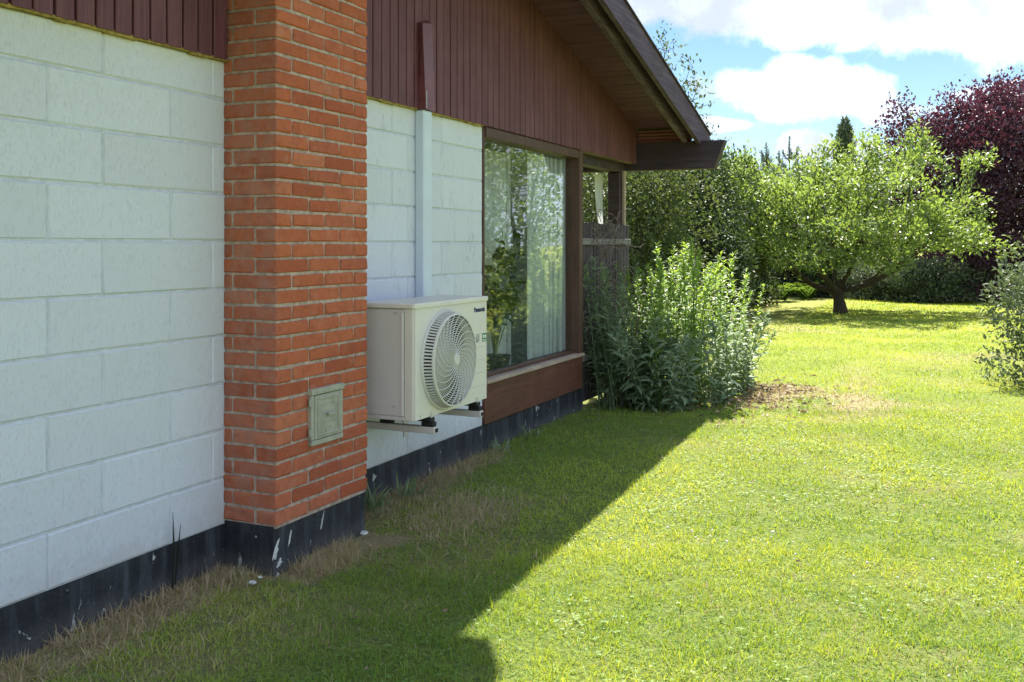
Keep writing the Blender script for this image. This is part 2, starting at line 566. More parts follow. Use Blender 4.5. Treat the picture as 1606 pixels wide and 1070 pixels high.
M['rubber'] = mat_plain('black_rubber', (0.015, 0.015, 0.015), 0.7, 0.2)
M['steel'] = mat_plain('galvanised_steel', (0.55, 0.56, 0.55), 0.4, 0.15, 25, 0.1, metal=0.6)
M['trunk_w'] = mat_plain('white_pvc_trunking', (0.60, 0.675, 0.76), 0.35, 0.04, 6, 0.03)
M['trunk_b'] = mat_plain('oxblood_painted_trunking', (0.17, 0.055, 0.062), 0.35, 0.2, 9, 0.2)
M['soot'] = mat_plain('sage_painted_cast_iron', (0.355, 0.345, 0.275), 0.5, 0.16, 18, 0.35)
M['ochre'] = mat_plain('ochre_sealing_strip', (0.30, 0.22, 0.06), 0.9, 0.4, 40, 0.9)
M['room'] = mat_plain('plaster', (0.55, 0.52, 0.46), 0.9, 0.05)
M['roomfloor'] = mat_plain('room_floorboards', (0.22, 0.13, 0.07), 0.5, 0.2)
M['fence'] = mat_wood('dark_fence_wood', (0.050, 0.040, 0.043), (0.11, 0.088, 0.092), 'z', 0.8, 0.7)
M['rail'] = mat_wood('grey_weathered_rail', (0.15, 0.13, 0.12), (0.27, 0.245, 0.23), 'y', 0.8, 0.7)
M['bark'] = mat_bark('bark', (0.045, 0.034, 0.026), (0.115, 0.092, 0.072))
M['twig'] = mat_bark('dry_twig', (0.15, 0.11, 0.10), (0.29, 0.23, 0.21))
M['clay'] = mat_plain('dark_glazed_pot', (0.05, 0.045, 0.045), 0.8)
M['stone'] = mat_plain('white_stone', (0.55, 0.55, 0.52), 0.8, 0.2, 60, 0.6)
M['grass'] = mat_grass()
M['lawn'] = mat_lawn()


def mat_glass():
    m, t = new_mat('window_glass')
    out = t.n('ShaderNodeOutputMaterial')
    tr = t.n('ShaderNodeBsdfTransparent', ins={'Color': (0.93, 0.96, 0.94, 1)})
    gl = t.n('ShaderNodeBsdfGlossy', ins={'Color': (1, 1, 1, 1), 'Roughness': 0.0})
    g = t.n('ShaderNodeNewGeometry').outputs['Position']
    b = t.n('ShaderNodeBump', ins={'Height': t.noise(g, 2.2, 2, 0.4), 'Strength': 0.06, 'Distance': 0.02})
    t.link(b.outputs[0], gl.inputs['Normal'])
    mx = t.n('ShaderNodeMixShader', ins={0: t.math('MULTIPLY', t.schlick(0.05), 1.40, clamp=True)})
    t.link(tr.outputs[0], mx.inputs[1]); t.link(gl.outputs[0], mx.inputs[2])
    t.link(mx.outputs[0], out.inputs[0])
    return m


def mat_sheer():
    m, t = new_mat('sheer_white_curtain')
    out = t.n('ShaderNodeOutputMaterial')
    df = t.n('ShaderNodeBsdfDiffuse', ins={'Color': (0.88, 0.90, 0.90, 1)})
    tr = t.n('ShaderNodeBsdfTranslucent', ins={'Color': (0.75, 0.78, 0.78, 1)})
    tp = t.n('ShaderNodeBsdfTransparent')
    a = t.n('ShaderNodeMixShader', ins={0: 0.35})
    t.link(df.outputs[0], a.inputs[1]); t.link(tr.outputs[0], a.inputs[2])
    b = t.n('ShaderNodeMixShader', ins={0: 0.10})
    t.link(a.outputs[0], b.inputs[1]); t.link(tp.outputs[0], b.inputs[2])
    t.link(b.outputs[0], out.inputs[0])
    return m


M['glass'] = mat_glass()
M['sheer'] = mat_sheer()
M['leaf_apple'] = mat_leaf('fruit_tree_leaf', (0.075, 0.145, 0.040), (0.20, 0.285, 0.085), (0.34, 0.46, 0.07), 0.43, 0.45, 0.09)
M['leaf_gold'] = mat_leaf('goldenrod_leaf', (0.095, 0.185, 0.040), (0.23, 0.36, 0.085), (0.48, 0.66, 0.06), 0.46, 0.45, 0.06)
M['leaf_willow'] = mat_leaf('willowherb_leaf', (0.15, 0.215, 0.12), (0.31, 0.40, 0.24), (0.24, 0.34, 0.09), 0.30, 0.5, 0.04)
M['leaf_purple'] = mat_leaf('purple_leaf', (0.050, 0.024, 0.036), (0.110, 0.050, 0.075), (0.13, 0.03, 0.055), 0.28, 0.5, 0.07, tip=(0.15, 0.05, 0.07))
M['leaf_dark'] = mat_leaf('dark_evergreen_leaf', (0.024, 0.042, 0.020), (0.060, 0.085, 0.040), (0.09, 0.14, 0.03), 0.28, 0.5, 0.04)
M['leaf_mid'] = mat_leaf('hedge_leaf', (0.038, 0.064, 0.024), (0.095, 0.120, 0.050), (0.15, 0.20, 0.04), 0.32, 0.5, 0.04)
M['leaf_grey'] = mat_leaf('grey_green_leaf', (0.065, 0.090, 0.055), (0.15, 0.18, 0.11), (0.16, 0.22, 0.07), 0.30, 0.5, 0.04)
M['leaf_fern'] = mat_leaf('fern_leaf', (0.06, 0.12, 0.025), (0.12, 0.20, 0.04), (0.26, 0.36, 0.035), 0.45, 0.6, 0.0)
M['needle'] = mat_leaf('pine_needle', (0.065, 0.095, 0.070), (0.14, 0.175, 0.125), (0.12, 0.17, 0.08), 0.25, 0.5, 0.08)
M['leaf_house'] = mat_leaf('houseplant_leaf', (0.012, 0.024, 0.011), (0.032, 0.055, 0.022), (0.04, 0.07, 0.015), 0.2, 0.3, 0.15)
M['leaf_dead'] = mat_leaf('dead_leaf', (0.15, 0.095, 0.06), (0.50, 0.38, 0.26), (0.35, 0.25, 0.13), 0.25, 0.6, 0.05)
M['leaf_clover'] = mat_leaf('clover_leaf', (0.10, 0.20, 0.05), (0.24, 0.36, 0.09), (0.34, 0.44, 0.04), 0.35, 0.5, 0.05)
M['petal'] = mat_plain('white_clover', (0.62, 0.58, 0.50), 0.7, 0.1)
M['stemgreen'] = mat_plain('plant_stem', (0.10, 0.12, 0.05), 0.6, 0.3)

# ------------------------------------------------------------------ noise in numpy for lawn patches
_tab = rng.random((256, 256))


def vnoise(x, y):
    xi = np.floor(x).astype(int); yi = np.floor(y).astype(int)
    fx = x - xi; fy = y - yi
    fx = fx * fx * (3 - 2 * fx); fy = fy * fy * (3 - 2 * fy)
    g = lambda a, b: _tab[a % 256, b % 256]
    return (g(xi, yi) * (1 - fx) + g(xi + 1, yi) * fx) * (1 - fy) + (g(xi, yi + 1) * (1 - fx) + g(xi + 1, yi + 1) * fx) * fy


def fbm(x, y, o=4):
    s = 0; a = 0.5; k = 1
    for i in range(o):
        s = s + a * vnoise(x * k + 17 * i, y * k + 31 * i); a *= 0.5; k *= 2.03
    return s / (1 - 0.5 ** o)


WX = -2.89       # face of the white wall
CX = -2.617      # face of the chimney


def smooth(a, lo, hi):
    t = np.clip((a - lo) / (hi - lo), 0, 1)
    return t * t * (3 - 2 * t)


BALD = at(1340, 640, 8.55)[:2]
LITTER = at(1205, 620, 9.1)[:2]


def house_line(y):
    return np.where((y > 3.37) & (y < 4.13), CX, WX)


def dryness(x, y):
    d = x - house_line(y)
    n = fbm(x * 2.2, y * 2.2)
    w = 0.19 + 0.10 * (fbm(x * 0.9 + 40, y * 0.9) - 0.5) * 2
    strip = 1 - smooth(d + (n - 0.5) * 0.45, w * 0.5, w * 1.15)
    strip *= 1 - 0.8 * smooth(y, 5.0, 6.4)
    strip += 0.9 * np.exp(-(((x + 2.38) / 0.22) ** 2 + ((y - 4.55) / 0.45) ** 2)) * smooth(n, 0.35, 0.6)
    ex = (x - BALD[0]); ey = (y - BALD[1])
    bald = smooth(1.25 - np.sqrt((ex / 0.42) ** 2 + (ey / 1.05) ** 2) + (n - 0.5) * 1.6, 0.0, 1.1) * 0.95
    ex = (x - LITTER[0]); ey = (y - LITTER[1])
    lit = smooth(1.2 - np.sqrt((ex / 0.50) ** 2 + (ey / 0.9) ** 2) + (n - 0.5) * 1.8, 0.0, 0.8) * 0.8
    trail = smooth(1.0 - np.abs(x - (BALD[0] - 0.10 * (y - BALD[1]) + 0.05)) / 0.35 + (n - 0.5) * 1.2, 0.2, 0.9) * 0.45 * smooth(y, 8.0, 9.5) * (1 - smooth(y, 11, 13))
    patch = smooth(fbm(x * 0.8 + 9, y * 0.8 + 3), 0.58, 0.82) * 0.40
    patch += smooth(fbm(x * 3.1 + 70, y * 3.1), 0.60, 0.80) * 0.18
    return np.clip(np.maximum.reduce([strip, bald, lit, trail, patch]), 0, 1)


def ground_z(x, y):
    return (fbm(x * 0.35 + 5, y * 0.35 + 5, 3) - 0.5) * 0.10 * smooth(np.hypot(x + 2.5, y - 3), 1.5, 6) + (fbm(x * 3, y * 3, 2) - 0.5) * 0.016


# ------------------------------------------------------------------ ground
def build_ground():
    xs = np.concatenate([[-900, -300, -100, -40, -20, -12], np.arange(-8, 12.01, 0.10), [16, 25, 40, 100, 300, 900]])
    ys = np.concatenate([[-900, -300, -100, -30, -10, -3], np.arange(0, 34.01, 0.10), [40, 60, 100, 300, 900]])
    X, Y = np.meshgrid(xs, ys)
    nx, ny = len(xs), len(ys)
    near = (np.abs(X - 2) < 10.5) & (Y > -1) & (Y < 35)
    Z = np.where(near, ground_z(X, Y), 0.0)
    V = np.stack([X, Y, Z], -1).reshape(-1, 3)
    i = np.arange(ny - 1)[:, None] * nx + np.arange(nx - 1)[None, :]
    q = np.stack([i, i + 1, i + nx + 1, i + nx], -1).reshape(-1, 4)
    T = np.concatenate([q[:, [0, 1, 2]], q[:, [0, 2, 3]]])
    dry = np.where(near, dryness(X, Y), 0.1).ravel()
    me = np_mesh('lawn', V, T, M['lawn'], None, {'dry': dry}, smooth=True)
    tag(obj('lawn', me), kind='structure')


build_ground()

# ------------------------------------------------------------------ house
HOUSE = thing('house', 'white block house with red brick chimney and dark brown cladding beside the lawn', 'house', (WX, 3.4, 0))
PITCH = 0.255
RIDGE_Y = 5.10
EAVE_Y = 9.36
NEAR_EAVE_Y = 2 * RIDGE_Y - EAVE_Y


def zb(y):       # underside of the inner bargeboard
    return 3.082 - PITCH * (abs(y - RIDGE_Y) + RIDGE_Y - 6.377)


def zd(y):       # underside of the roof deck
    return zb(y) + 0.235


def prism(name, prof, x0, x1, mat, parent, b=0):
    """polygon in (y, z) extruded along x"""
    n = len(prof)
    v = [(x0, y, z) for y, z in prof] + [(x1, y, z) for y, z in prof]
    f = [tuple(range(n)), tuple(range(2 * n - 1, n - 1, -1))]
    f += [(i, i + n, (i + 1) % n + n, (i + 1) % n) for i in range(n)]
    mb = MB().add(v, f)
    return mb.build(name, mat, parent, (x0, prof[0][0], prof[0][1]))


# --- plinth
pl = MB()
pl.box(-3.3, WX - 0.006, 0.6, 3.41, -0.3, 0.192, 0.006)
pl.box(-3.3, WX - 0.006, 4.09, 5.951, -0.3, 0.192, 0.006)
pl.box(-3.3, WX - 0.010, 5.953, 7.93, -0.3, 0.196, 0.006)
pl.box(-3.3, CX - 0.010, 3.40, 4.10, -0.3, 0.214, 0.008)
pl.build('plinth', M['plinth'], HOUSE, (WX, 3.4, 0))

# --- gable wall of white blocks
wall = MB()
wall.box(-3.10, WX - 0.0060, 0.8, 3.42, 0.194, 2.30)
wall.box(-3.10, WX - 0.0060, 4.08, 5.948, 0.194, 2.30)
wall.box(-3.09, WX - 0.02, 3.40, 4.10, 0.194, 2.30)
WALL = wall.build('wall', M['white_mortar'], HOUSE, (WX, 3.4, 0.2))
ROW = 0.2045


def block_mesh(l, h):
    b = 0.0065
    v, f = box_geo(-0.09, 0, 0, l, 0, h, b)
    v = [(x + (random.uniform(-0.0012, 0.0012)), y + random.uniform(-0.0015, 0.0015), z + random.uniform(-0.0015, 0.0015)) for x, y, z in v]
    return mesh('block', v, f, M['block'])


for k in range(10):
    z0 = 0.195 + ROW * k
    h = (ROW - 0.007) if k < 9 else 2.195 - z0
    for seg in (0, 1):
        if seg == 0:
            j0, lo, hi = (2.481 if k % 2 == 0 else 2.725), 0.9, 3.398
            cuts = [lo] + [j0 + 0.592 * n for n in range(-3, 3) if lo + 0.03 < j0 + 0.592 * n < hi - 0.02] + [hi]
        else:
            j0, lo, hi = (4.960 if k % 2 == 0 else 4.785), 4.105, 5.948
            cuts = [lo] + [j0 + 0.588 * n for n in range(-3, 4) if lo + 0.03 < j0 + 0.588 * n < hi - 0.03] + [hi]
        for a, b in zip(cuts, cuts[1:]):
            obj('block', block_mesh(b - a - 0.006, h), WALL, (WX + random.uniform(-0.001, 0.001), a + 0.003, z0))
seal = MB()
for (a, b) in ((0.9, 3.39), (4.11, 5.94)):
    y = a
    while y < b:
        l = random.uniform(0.05, 0.16); l = min(l, b - y)
        d = random.uniform(0.004, 0.013)
        seal.box(WX - 0.02, WX + 0.020, y, y + l + 0.002, 2.199 - d, 2.206, 0.002)
        y += l + 0.001
seal.build('sealing_strip', M['ochre'], HOUSE, (WX, 3.4, 2.2))['kind'] = 'stuff'

# --- chimney: every brick a sub-part
ch = MB()
ch.box(-3.0, CX - 0.007, 3.402, 4.098, 0.2, 4.55)
CHIM = ch.build('chimney', M['mortar'], HOUSE, (CX, 3.75, 0.2))
brick_cache = {}


def brick_mesh(dx, dy, dz, var):
    key = (round(dx, 3), round(dy, 3), var)
    if key not in brick_cache:
        v, f = box_geo(-dx, 0, 0, dy, 0, dz, 0.0045)
        v = [(x + random.uniform(-.0022, .0022), y + random.uniform(-.0032, .0032), z + random.uniform(-.0032, .0032)) for x, y, z in v]
        brick_cache[key] = mesh('brick', v, f, M['brick'])
    return brick_cache[key]


COURSE = 0.0667
BH = 0.0545
n_brick = 0


def lay(x1, y0, z, dx, dy):
    global n_brick
    o = obj('brick', brick_mesh(dx, dy, BH, random.randrange(4)), CHIM,
            (x1 + random.uniform(-.0015, .0015), y0 + random.uniform(-.0012, .0012), z + random.uniform(-.0012, .0012)))
    n_brick += 1


Y0, Y1, XB = 3.396, 4.104, WX
for k in range(36):
    z = 0.216 + COURSE * k
    if k % 2 == 0:
        for q in range(3):
            lay(CX, Y0 + 0.24 * q, z, 0.108, 0.228)
        lay(CX - 0.12, Y0, z, 0.165, 0.108)
        lay(CX - 0.12, Y1 - 0.108, z, 0.165, 0.108)
    else:
        lay(CX, Y0, z, 0.228, 0.108)
        lay(CX, Y0 + 0.12, z, 0.108, 0.228)
        lay(CX, Y0 + 0.36, z, 0.108, 0.228)
        lay(CX, Y1 - 0.108, z, 0.228, 0.108)
        lay(CX - 0.24, Y0, z, 0.045, 0.108)
stack = MB()
for k in range(36, 65):
    z = 0.216 + COURSE * k
    for q in range(3):
        off = 0 if k % 2 == 0 else -0.12
        y0 = max(Y0, Y0 + 0.24 * q + off); y1 = min(Y1, Y0 + 0.24 * q + off + 0.228)
        stack.box(CX - 0.70, CX, y0, y1, z, z + BH, 0.004)
ob = stack.build('upper_brickwork', M['brick'], CHIM, (CX, 3.75, 2.7)); ob['kind'] = 'stuff'

# --- soot door in the chimney
sd = MB()
SX = CX + 0.004
y0, y1, z0, z1 = 3.622, 3.868, 0.508, 0.762
sd.box(SX - 0.02, SX + 0.016, y0, y1, z0, z0 + 0.024, 0.003)
sd.box(SX - 0.02, SX + 0.020, y0 - 0.004, y1 + 0.004, z1 - 0.028, z1, 0.003)
sd.box(SX - 0.02, SX + 0.014, y0, y0 + 0.022, z0 + 0.025, z1 - 0.029, 0.003)
sd.box(SX - 0.02, SX + 0.014, y1 - 0.022, y1, z0 + 0.025, z1 - 0.029, 0.003)
SD = sd.build('soot_door', M['soot'], HOUSE, (SX, 3.74, 0.6))
lf = MB()
lf.box(SX - 0.01, SX + 0.017, y0 + 0.024, y1 - 0.024, z0 + 0.027, z1 - 0.031, 0.003)
fr = 0.040
lf.box(SX + 0.010, SX + 0.022, y0 + fr, y1 - fr, z0 + fr, z0 + fr + 0.009, 0.002)
lf.box(SX + 0.010, SX + 0.022, y0 + fr, y1 - fr, z1 - fr - 0.012, z1 - fr - 0.003, 0.002)
lf.box(SX + 0.010, SX + 0.022, y0 + fr, y0 + fr + 0.008, z0 + fr + 0.010, z1 - fr - 0.013, 0.002)
lf.box(SX + 0.010, SX + 0.022, y1 - fr - 0.008, y1 - fr, z0 + fr + 0.010, z1 - fr - 0.013, 0.002)
# worn cast lettering that can no longer be read, and a small oval emblem
for q in range(8):
    yy = y0 + 0.068 + q * 0.014
    lf.box(SX + 0.0165, SX + 0.0195, yy, yy + 0.009, z1 - 0.082 + random.uniform(-.003, .002), z1 - 0.070, 0.001)
for q in range(7):
    yy = y0 + 0.070 + q * 0.0155
    lf.box(SX + 0.0165, SX + 0.0190, yy, yy + 0.011, z0 + 0.094, z0 + 0.098 + random.uniform(0, .005), 0.001)
lf.tube([(SX + 0.018, y0 + 0.122 + 0.020 * cos(a), z0 + 0.062 + 0.011 * sin(a)) for a in np.linspace(0, 2 * pi, 13)], 0.0025, 5)
lf.build('door_leaf', M['soot'], SD, (SX, 3.74, 0.6))
kn = MB()
kn.tube([(SX + 0.015, 3.742, 0.640), (SX + 0.040, 3.742, 0.640)], 0.008, 8)
kn.box(SX + 0.036, SX + 0.046, 3.716, 3.772, 0.635, 0.647, 0.003)
kn.build('latch', M['soot'], SD, (SX, 3.74, 0.64))
hg = MB()
for zz in (z0 + 0.045, z1 - 0.075):
    hg.tube([(SX + 0.010, y0 - 0.006, zz), (SX + 0.010, y0 - 0.006, zz + 0.032)], 0.007, 8)
hg.box(SX - 0.002, SX + 0.014, y1 + 0.002, y1 + 0.014, z1 - 0.030, z1 - 0.012, 0.002)
hg.build('hinge', M['soot'], SD, (SX, 3.62, 0.6))

# --- gable cladding, board by board
GX = WX + 0.026
gb = MB()
yy = [NEAR_EAVE_Y + 0.1, RIDGE_Y, EAVE_Y - 0.02]
prism('gable', [(NEAR_EAVE_Y + .05, 2.215), (EAVE_Y - 0.012, 2.215), (EAVE_Y - 0.012, zd(EAVE_Y) - 0.004), (RIDGE_Y, zd(RIDGE_Y) - 0.004), (NEAR_EAVE_Y + .05, zd(NEAR_EAVE_Y) - 0.004)],
      WX - 0.06, GX - 0.016, M['siding_back'], HOUSE)
GABLE = bpy.data.objects['gable']
BW = 0.0895
y = 1.42
while y < EAVE_Y - 0.01:
    w = BW - 0.010
    y1 = min(y + w, EAVE_Y - 0.002)
    if not (y1 > 3.38 and y < 4.12 and False):
        a, b = y, y1
        # boards stop against the chimney
        segs = [(a, b)]
        if a < 3.392 < b: segs = [(a, 3.388)]
        elif a < 4.108 < b: segs = [(4.112, b)]
        elif 3.392 <= a and b <= 4.108: segs = []
        for a, b in segs:
            if b - a < 0.012: continue
            za, zc = zd(a) - 0.008, zd(b) - 0.008
            zlo = 2.2 + random.uniform(-0.002, 0.002)
            x1 = GX + random.uniform(-0.0015, 0.0015)
            c = 0.003
            prof = [(GX - 0.014, a), (GX - 0.014, b), (x1 - c, b), (x1, b - c), (x1, a + c), (x1 - c, a)]
            v = [(p, q, zlo) for p, q in prof] + [(p, q, min(za + (zc - za) * (q - a) / (b - a), 9)) for p, q in prof]
            n = 6
            f = [tuple(range(n)), tuple(range(2 * n - 1, n - 1, -1))] + [(i, i + n, (i + 1) % n + n, (i + 1) % n) for i in range(n)]
            MB().add(v, f).build('board', M['siding'], GABLE, (GX, a, zlo))
    y += BW
# return face of the cladding over the porch and a lit drip edge under the boards
MB().box(WX - 0.058, GX - 0.017, 5.96, EAVE_Y - 0.014, 2.196, 2.214, 0.003).build('drip_edge', M['frame'], HOUSE, (WX, 7, 2.2))

# --- roof
xr0, xr1 = -11.5, -2.245
rf = MB()
t = 0.024
for (ya, yb) in ((RIDGE_Y, EAVE_Y + 0.36), (RIDGE_Y, NEAR_EAVE_Y - 0.36)):
    v = [(xr0, ya, zd(ya) + 0.004), (xr1, ya, zd(ya) + 0.004), (xr1, yb, zd(yb) + 0.004), (xr0, yb, zd(yb) + 0.004),
         (xr0, ya, zd(ya) + t), (xr1, ya, zd(ya) + t), (xr1, yb, zd(yb) + t), (xr0, yb, zd(yb) + t)]
    f = [(0, 1, 2, 3), (7, 6, 5, 4), (0, 4, 5, 1), (1, 5, 6, 2), (2, 6, 7, 3), (3, 7, 4, 0)]
    if yb < ya: f = [tuple(reversed(q)) for q in f]
    rf.add(v, f)
ROOF = rf.build('roof', M['felt'], HOUSE, (-5, RIDGE_Y, 3.4))


def sloped(name, x0, x1, ya, yb, dz0, dz1, mat, parent, n=1, top_clip=None):
    """bar that follows the rake between ya and yb; dz are offsets from zb(y)"""
    P = [(ya, zb(ya) + dz0), (yb, zb(yb) + dz0), (yb, zb(yb) + dz1), (ya, zb(ya) + dz1)]
    if yb < ya: P = P[::-1]
    return prism(name, P, x0, x1, mat, parent)


BEAM_Z0, BEAM_Z1 = 2.135, 2.40
for (ya, yb, lim) in ((RIDGE_Y + 0.001, EAVE_Y - 0.01, 1), (RIDGE_Y - 0.001, NEAR_EAVE_Y + 0.01, -1)):
    o = sloped('bargeboard', -2.372, -2.332, ya, yb - lim * 0.12, 0.022, 0.170, M['barge'], ROOF)
    o = sloped('bargeboard', -2.262, -2.222, ya, yb + lim * 0.37, 0.040, 0.262, M['barge'], ROOF)
    sloped('verge_trim', -2.300, -2.208, ya, yb + lim * 0.375, 0.2635, 0.276, M['beam'], ROOF)
    sloped('verge_soffit', -2.330, -2.263, ya, yb, 0.172, 0.19, M['beam'], ROOF)
    # short soffit boards across the overhang
    L = abs(yb - ya)
    nb = int(L / 0.094)
    for q in range(nb):
        a = ya + (yb - ya) * q / nb; b = ya + (yb - ya) * (q + 1) / nb
        g_ = 0.003 * (1 if b > a else -1)
        sloped('soffit_board', GX + 0.002, -2.245, a + g_, b - g_, 0.218 + random.uniform(-.001, .001), 0.233, M['soffit'], ROOF)
# eave beams that carry the verge, ends cut on the slant
for name, ya, yb in (('eave_beam', EAVE_Y - 0.005, EAVE_Y + 0.125), ('eave_beam', NEAR_EAVE_Y - 0.125, NEAR_EAVE_Y + 0.005)):
    v = []
    for y in (ya, yb):
        v += [(-11.4, y, BEAM_Z0), (-2.10, y, BEAM_Z0), (-2.0, y, BEAM_Z1), (-11.4, y, BEAM_Z1)]
    f = [(0, 1, 2, 3), (7, 6, 5, 4), (0, 4, 5, 1), (1, 5, 6, 2), (2, 6, 7, 3), (3, 7, 4, 0)]
    MB().add(v, f).build(name, M['beam'], ROOF, (-2.1, ya, 2.2))
v = []
zr = zb(RIDGE_Y)
for y in (RIDGE_Y - 0.17, RIDGE_Y + 0.17):
    v += [(-11.4, y, zr - 0.06), (-2.05, y, zr - 0.06), (-1.95, y, zr + 0.34), (-11.4, y, zr + 0.34)]
MB().add(v, [(0, 1, 2, 3), (7, 6, 5, 4), (0, 4, 5, 1), (1, 5, 6, 2), (2, 6, 7, 3), (3, 7, 4, 0)]).build('ridge_beam', M['beam'], ROOF, (-2.1, RIDGE_Y, 3.4))
# louvre of slats below the deck; bounce light painted in as lighter red
LV = MB().box(-2.90, -2.345, EAVE_Y + 0.093, EAVE_Y + 0.115, 2.402, 2.522).build('eave_louvre', M['slat'], ROOF, (-2.5, EAVE_Y + 0.1, 2.5))
for q in range(4):
    z = 2.406 + q * 0.0335
    MB().box(GX + 0.004, -2.345, EAVE_Y + 0.055, EAVE_Y + 0.090, z, z + 0.026, 0.004).build('slat', M['slat'], LV, (-2.5, EAVE_Y, z))

# --- picture window
WY0, WY1, WZ0, WZ1 = 5.952, 7.835, 0.475, 2.196
fm = MB()
fm.box(-2.99, -2.865, WY1 - 0.082, WY1, WZ0, WZ1 - 0.001, 0.004)                 # far jamb
fm.box(-2.99, -2.885, WY0, WY0 + 0.024, WZ0, WZ1 - 0.001, 0.003)                 # near jamb
fm.box(-2.99, -2.872, WY0 + 0.0245, WY1 - 0.0825, WZ1 - 0.068, WZ1 - 0.001, 0.004)  # head
fm.box(-2.99, -2.915, WY0 + 0.0245, WY1 - 0.0825, WZ0 + 0.026, WZ0 + 0.050, 0.003)
FR = fm.build('window', M['frame'], HOUSE, (WX, 6.9, 1.3))
MB().box(-2.945, -2.939, WY0 + 0.02, WY1 - 0.08, WZ0 + 0.04, WZ1 - 0.06).build('pane', M['glass'], FR, (WX, 6.9, 1.3))
MB().box(-2.99, -2.852, WY0 - 0.02 + 0.022, WY1 + 0.012, WZ0 - 0.004, WZ0 + 0.024, 0.004).build('sill', M['bead'], FR, (WX, 6.9, 0.48))
pn = MB().box(-2.98, -2.872, WY0 + 0.002, WY1 + 0.005, 0.199, WZ0 - 0.006, 0.004).build('panel', M['panel'], HOUSE, (WX, 6.9, 0.3))
sc = MB()
for q in range(5):
    for zz in (0.235, 0.435):
        yv = WY0 + 0.12 + q * 0.40
        sc.tube([(-2.873, yv, zz), (-2.8705, yv, zz)], 0.0055, 8)
sc.build('screw_heads', M['rubber'], pn, (WX, 6.9, 0.3))['kind'] = 'stuff'

# --- the rest of the shell: end wall on the porch, back walls, room behind the glass
sh = MB()
sh.box(-11, -2.995, 7.72, 7.84, 0.0, 2.6)
sh.box(-11.1, -11, 1.4, 9.3, 0.0, 2.6)
sh.box(-11, -3.11, 1.42, 1.52, 0.0, 2.6)
sh.build('shell_wall', M['block'], HOUSE, (-7, 5, 0))
rm = MB()
rm.box(-10.9, -3.105, 1.6, 7.715, 0.18, 0.22)
rm.build('room_floor', M['roomfloor'], HOUSE, (-7, 5, 0.2))
MB().box(-10.9, -2.97, 1.5, 9.34, 2.30, 2.34).build('ceiling', M['room'], HOUSE, (-7, 5, 2.3))
MB().box(-6.6, -6.5, 1.6, 7.71, 0.225, 2.295).box(-6.49, -3.11, 4.9, 5.0, 0.225, 2.295).build('room_wall', M['room'], HOUSE, (-6, 5, 1))

# --- porch: lintel, post
MB().box(-3.10, -2.98, 7.845, EAVE_Y - 0.01, 2.115, 2.290, 0.004).build('porch_lintel', M['beam'], HOUSE, (-3.04, 8.5, 2.2))
MB().box(-3.105, -2.985, EAVE_Y - 0.17, EAVE_Y - 0.05, -0.05, 2.112, 0.006).build('porch_post', M['beam'], HOUSE, (-3.04, 9.2, 0))
MB().box(-2.983, -2.955, EAVE_Y - 0.10, EAVE_Y - 0.06, -0.05, 2.13, 0.003).build('porch_post_trim', M['bead'], HOUSE, (-3.04, 9.2, 0))

# flaked paint chips on the chimney plinth
for (yc, zc, sy, sz) in ((3.405, 0.110, 0.016, 0.055), (3.43, 0.05, 0.02, 0.02), (3.50, 0.135, 0.006, 0.035), (3.415, -0.005, 0.014, 0.022)):
    n = 15
    rr = [random.uniform(.45, 1.25) for _ in range(n)]
    ring = [(CX - 0.009, yc + sy * cos(a) * r + sz * sin(a) * r * 0.28, zc + sz * sin(a) * r) for a, r in zip(np.linspace(0, 2 * pi, n, endpoint=False), rr)]
    ring2 = [(CX - 0.0065, (p[1] - yc) * .9 + yc, (p[2] - zc) * .9 + zc) for p in ring]
    f = [tuple(range(n, 2 * n))] + [(i, (i + 1) % n, (i + 1) % n + n, i + n) for i in range(n)]
    MB().add(ring + ring2, f).build('paint_flake', M['stone'], HOUSE, (CX, yc, zc))

# ------------------------------------------------------------------ pipe trunking
TR = thing('pipe_cover', 'tall white pipe cover with dark red upper piece above the air conditioner', 'pipe cover', (WX, 5.087, 1.1))
ty0, ty1 = 5.040, 5.140
tw = MB().box(WX + 0.001, WX + 0.062, ty0, ty1, 0.9, 2.192, 0.006)
tw.build('lower_cover', M['trunk_w'], TR, (WX, 5.09, 1.1))
v = [(GX + 0.002, ty0 - 0.004, 2.194), (GX + 0.052, ty0 - 0.004, 2.194), (GX + 0.052, ty1 + 0.006, 2.194), (GX + 0.002, ty1 + 0.006, 2.194),
     (GX + 0.002, ty0 - 0.010, 2.700), (GX + 0.040, ty0 - 0.022, 2.690), (GX + 0.034, ty1 + 0.004, 2.712), (GX + 0.002, ty1 + 0.002, 2.738)]
f = [(0, 3, 2, 1), (0, 1, 5, 4), (1, 2, 6, 5), (2, 3, 7, 6), (3, 0, 4, 7), (4, 5, 6, 7)]
MB().add(v, f).build('upper_cover', M['trunk_b'], TR, (GX, 5.09, 2.4))
MB().box(GX + 0.0505, GX + 0.0530, ty0 + 0.004, ty0 + 0.008, 2.20, 2.30, 0.001).build('cover_seam', M['trunk_w'], TR, (GX, 5.09, 2.4))

# ------------------------------------------------------------------ air conditioner
AY0, AY1, AXF, AXB, AZ0, AZ1 = 4.243, 5.070, -2.430, -2.735, 0.530, 1.112
AC = thing('air_conditioner', 'ivory outdoor air conditioner unit with round fan grille bolted to the white wall', 'air conditioner', (-2.6, 4.65, AZ0))


def rounded(x0, x1, y0, y1, r, n=6):
    pts = []
    for cx, cy, a0 in ((x1 - r, y1 - r, 0), (x0 + r, y1 - r, pi / 2), (x0 + r, y0 + r, pi), (x1 - r, y0 + r, 1.5 * pi)):
        for i in range(n + 1):
            a = a0 + pi / 2 * i / n
            pts.append((cx + r * cos(a), cy + r * sin(a)))
    return pts


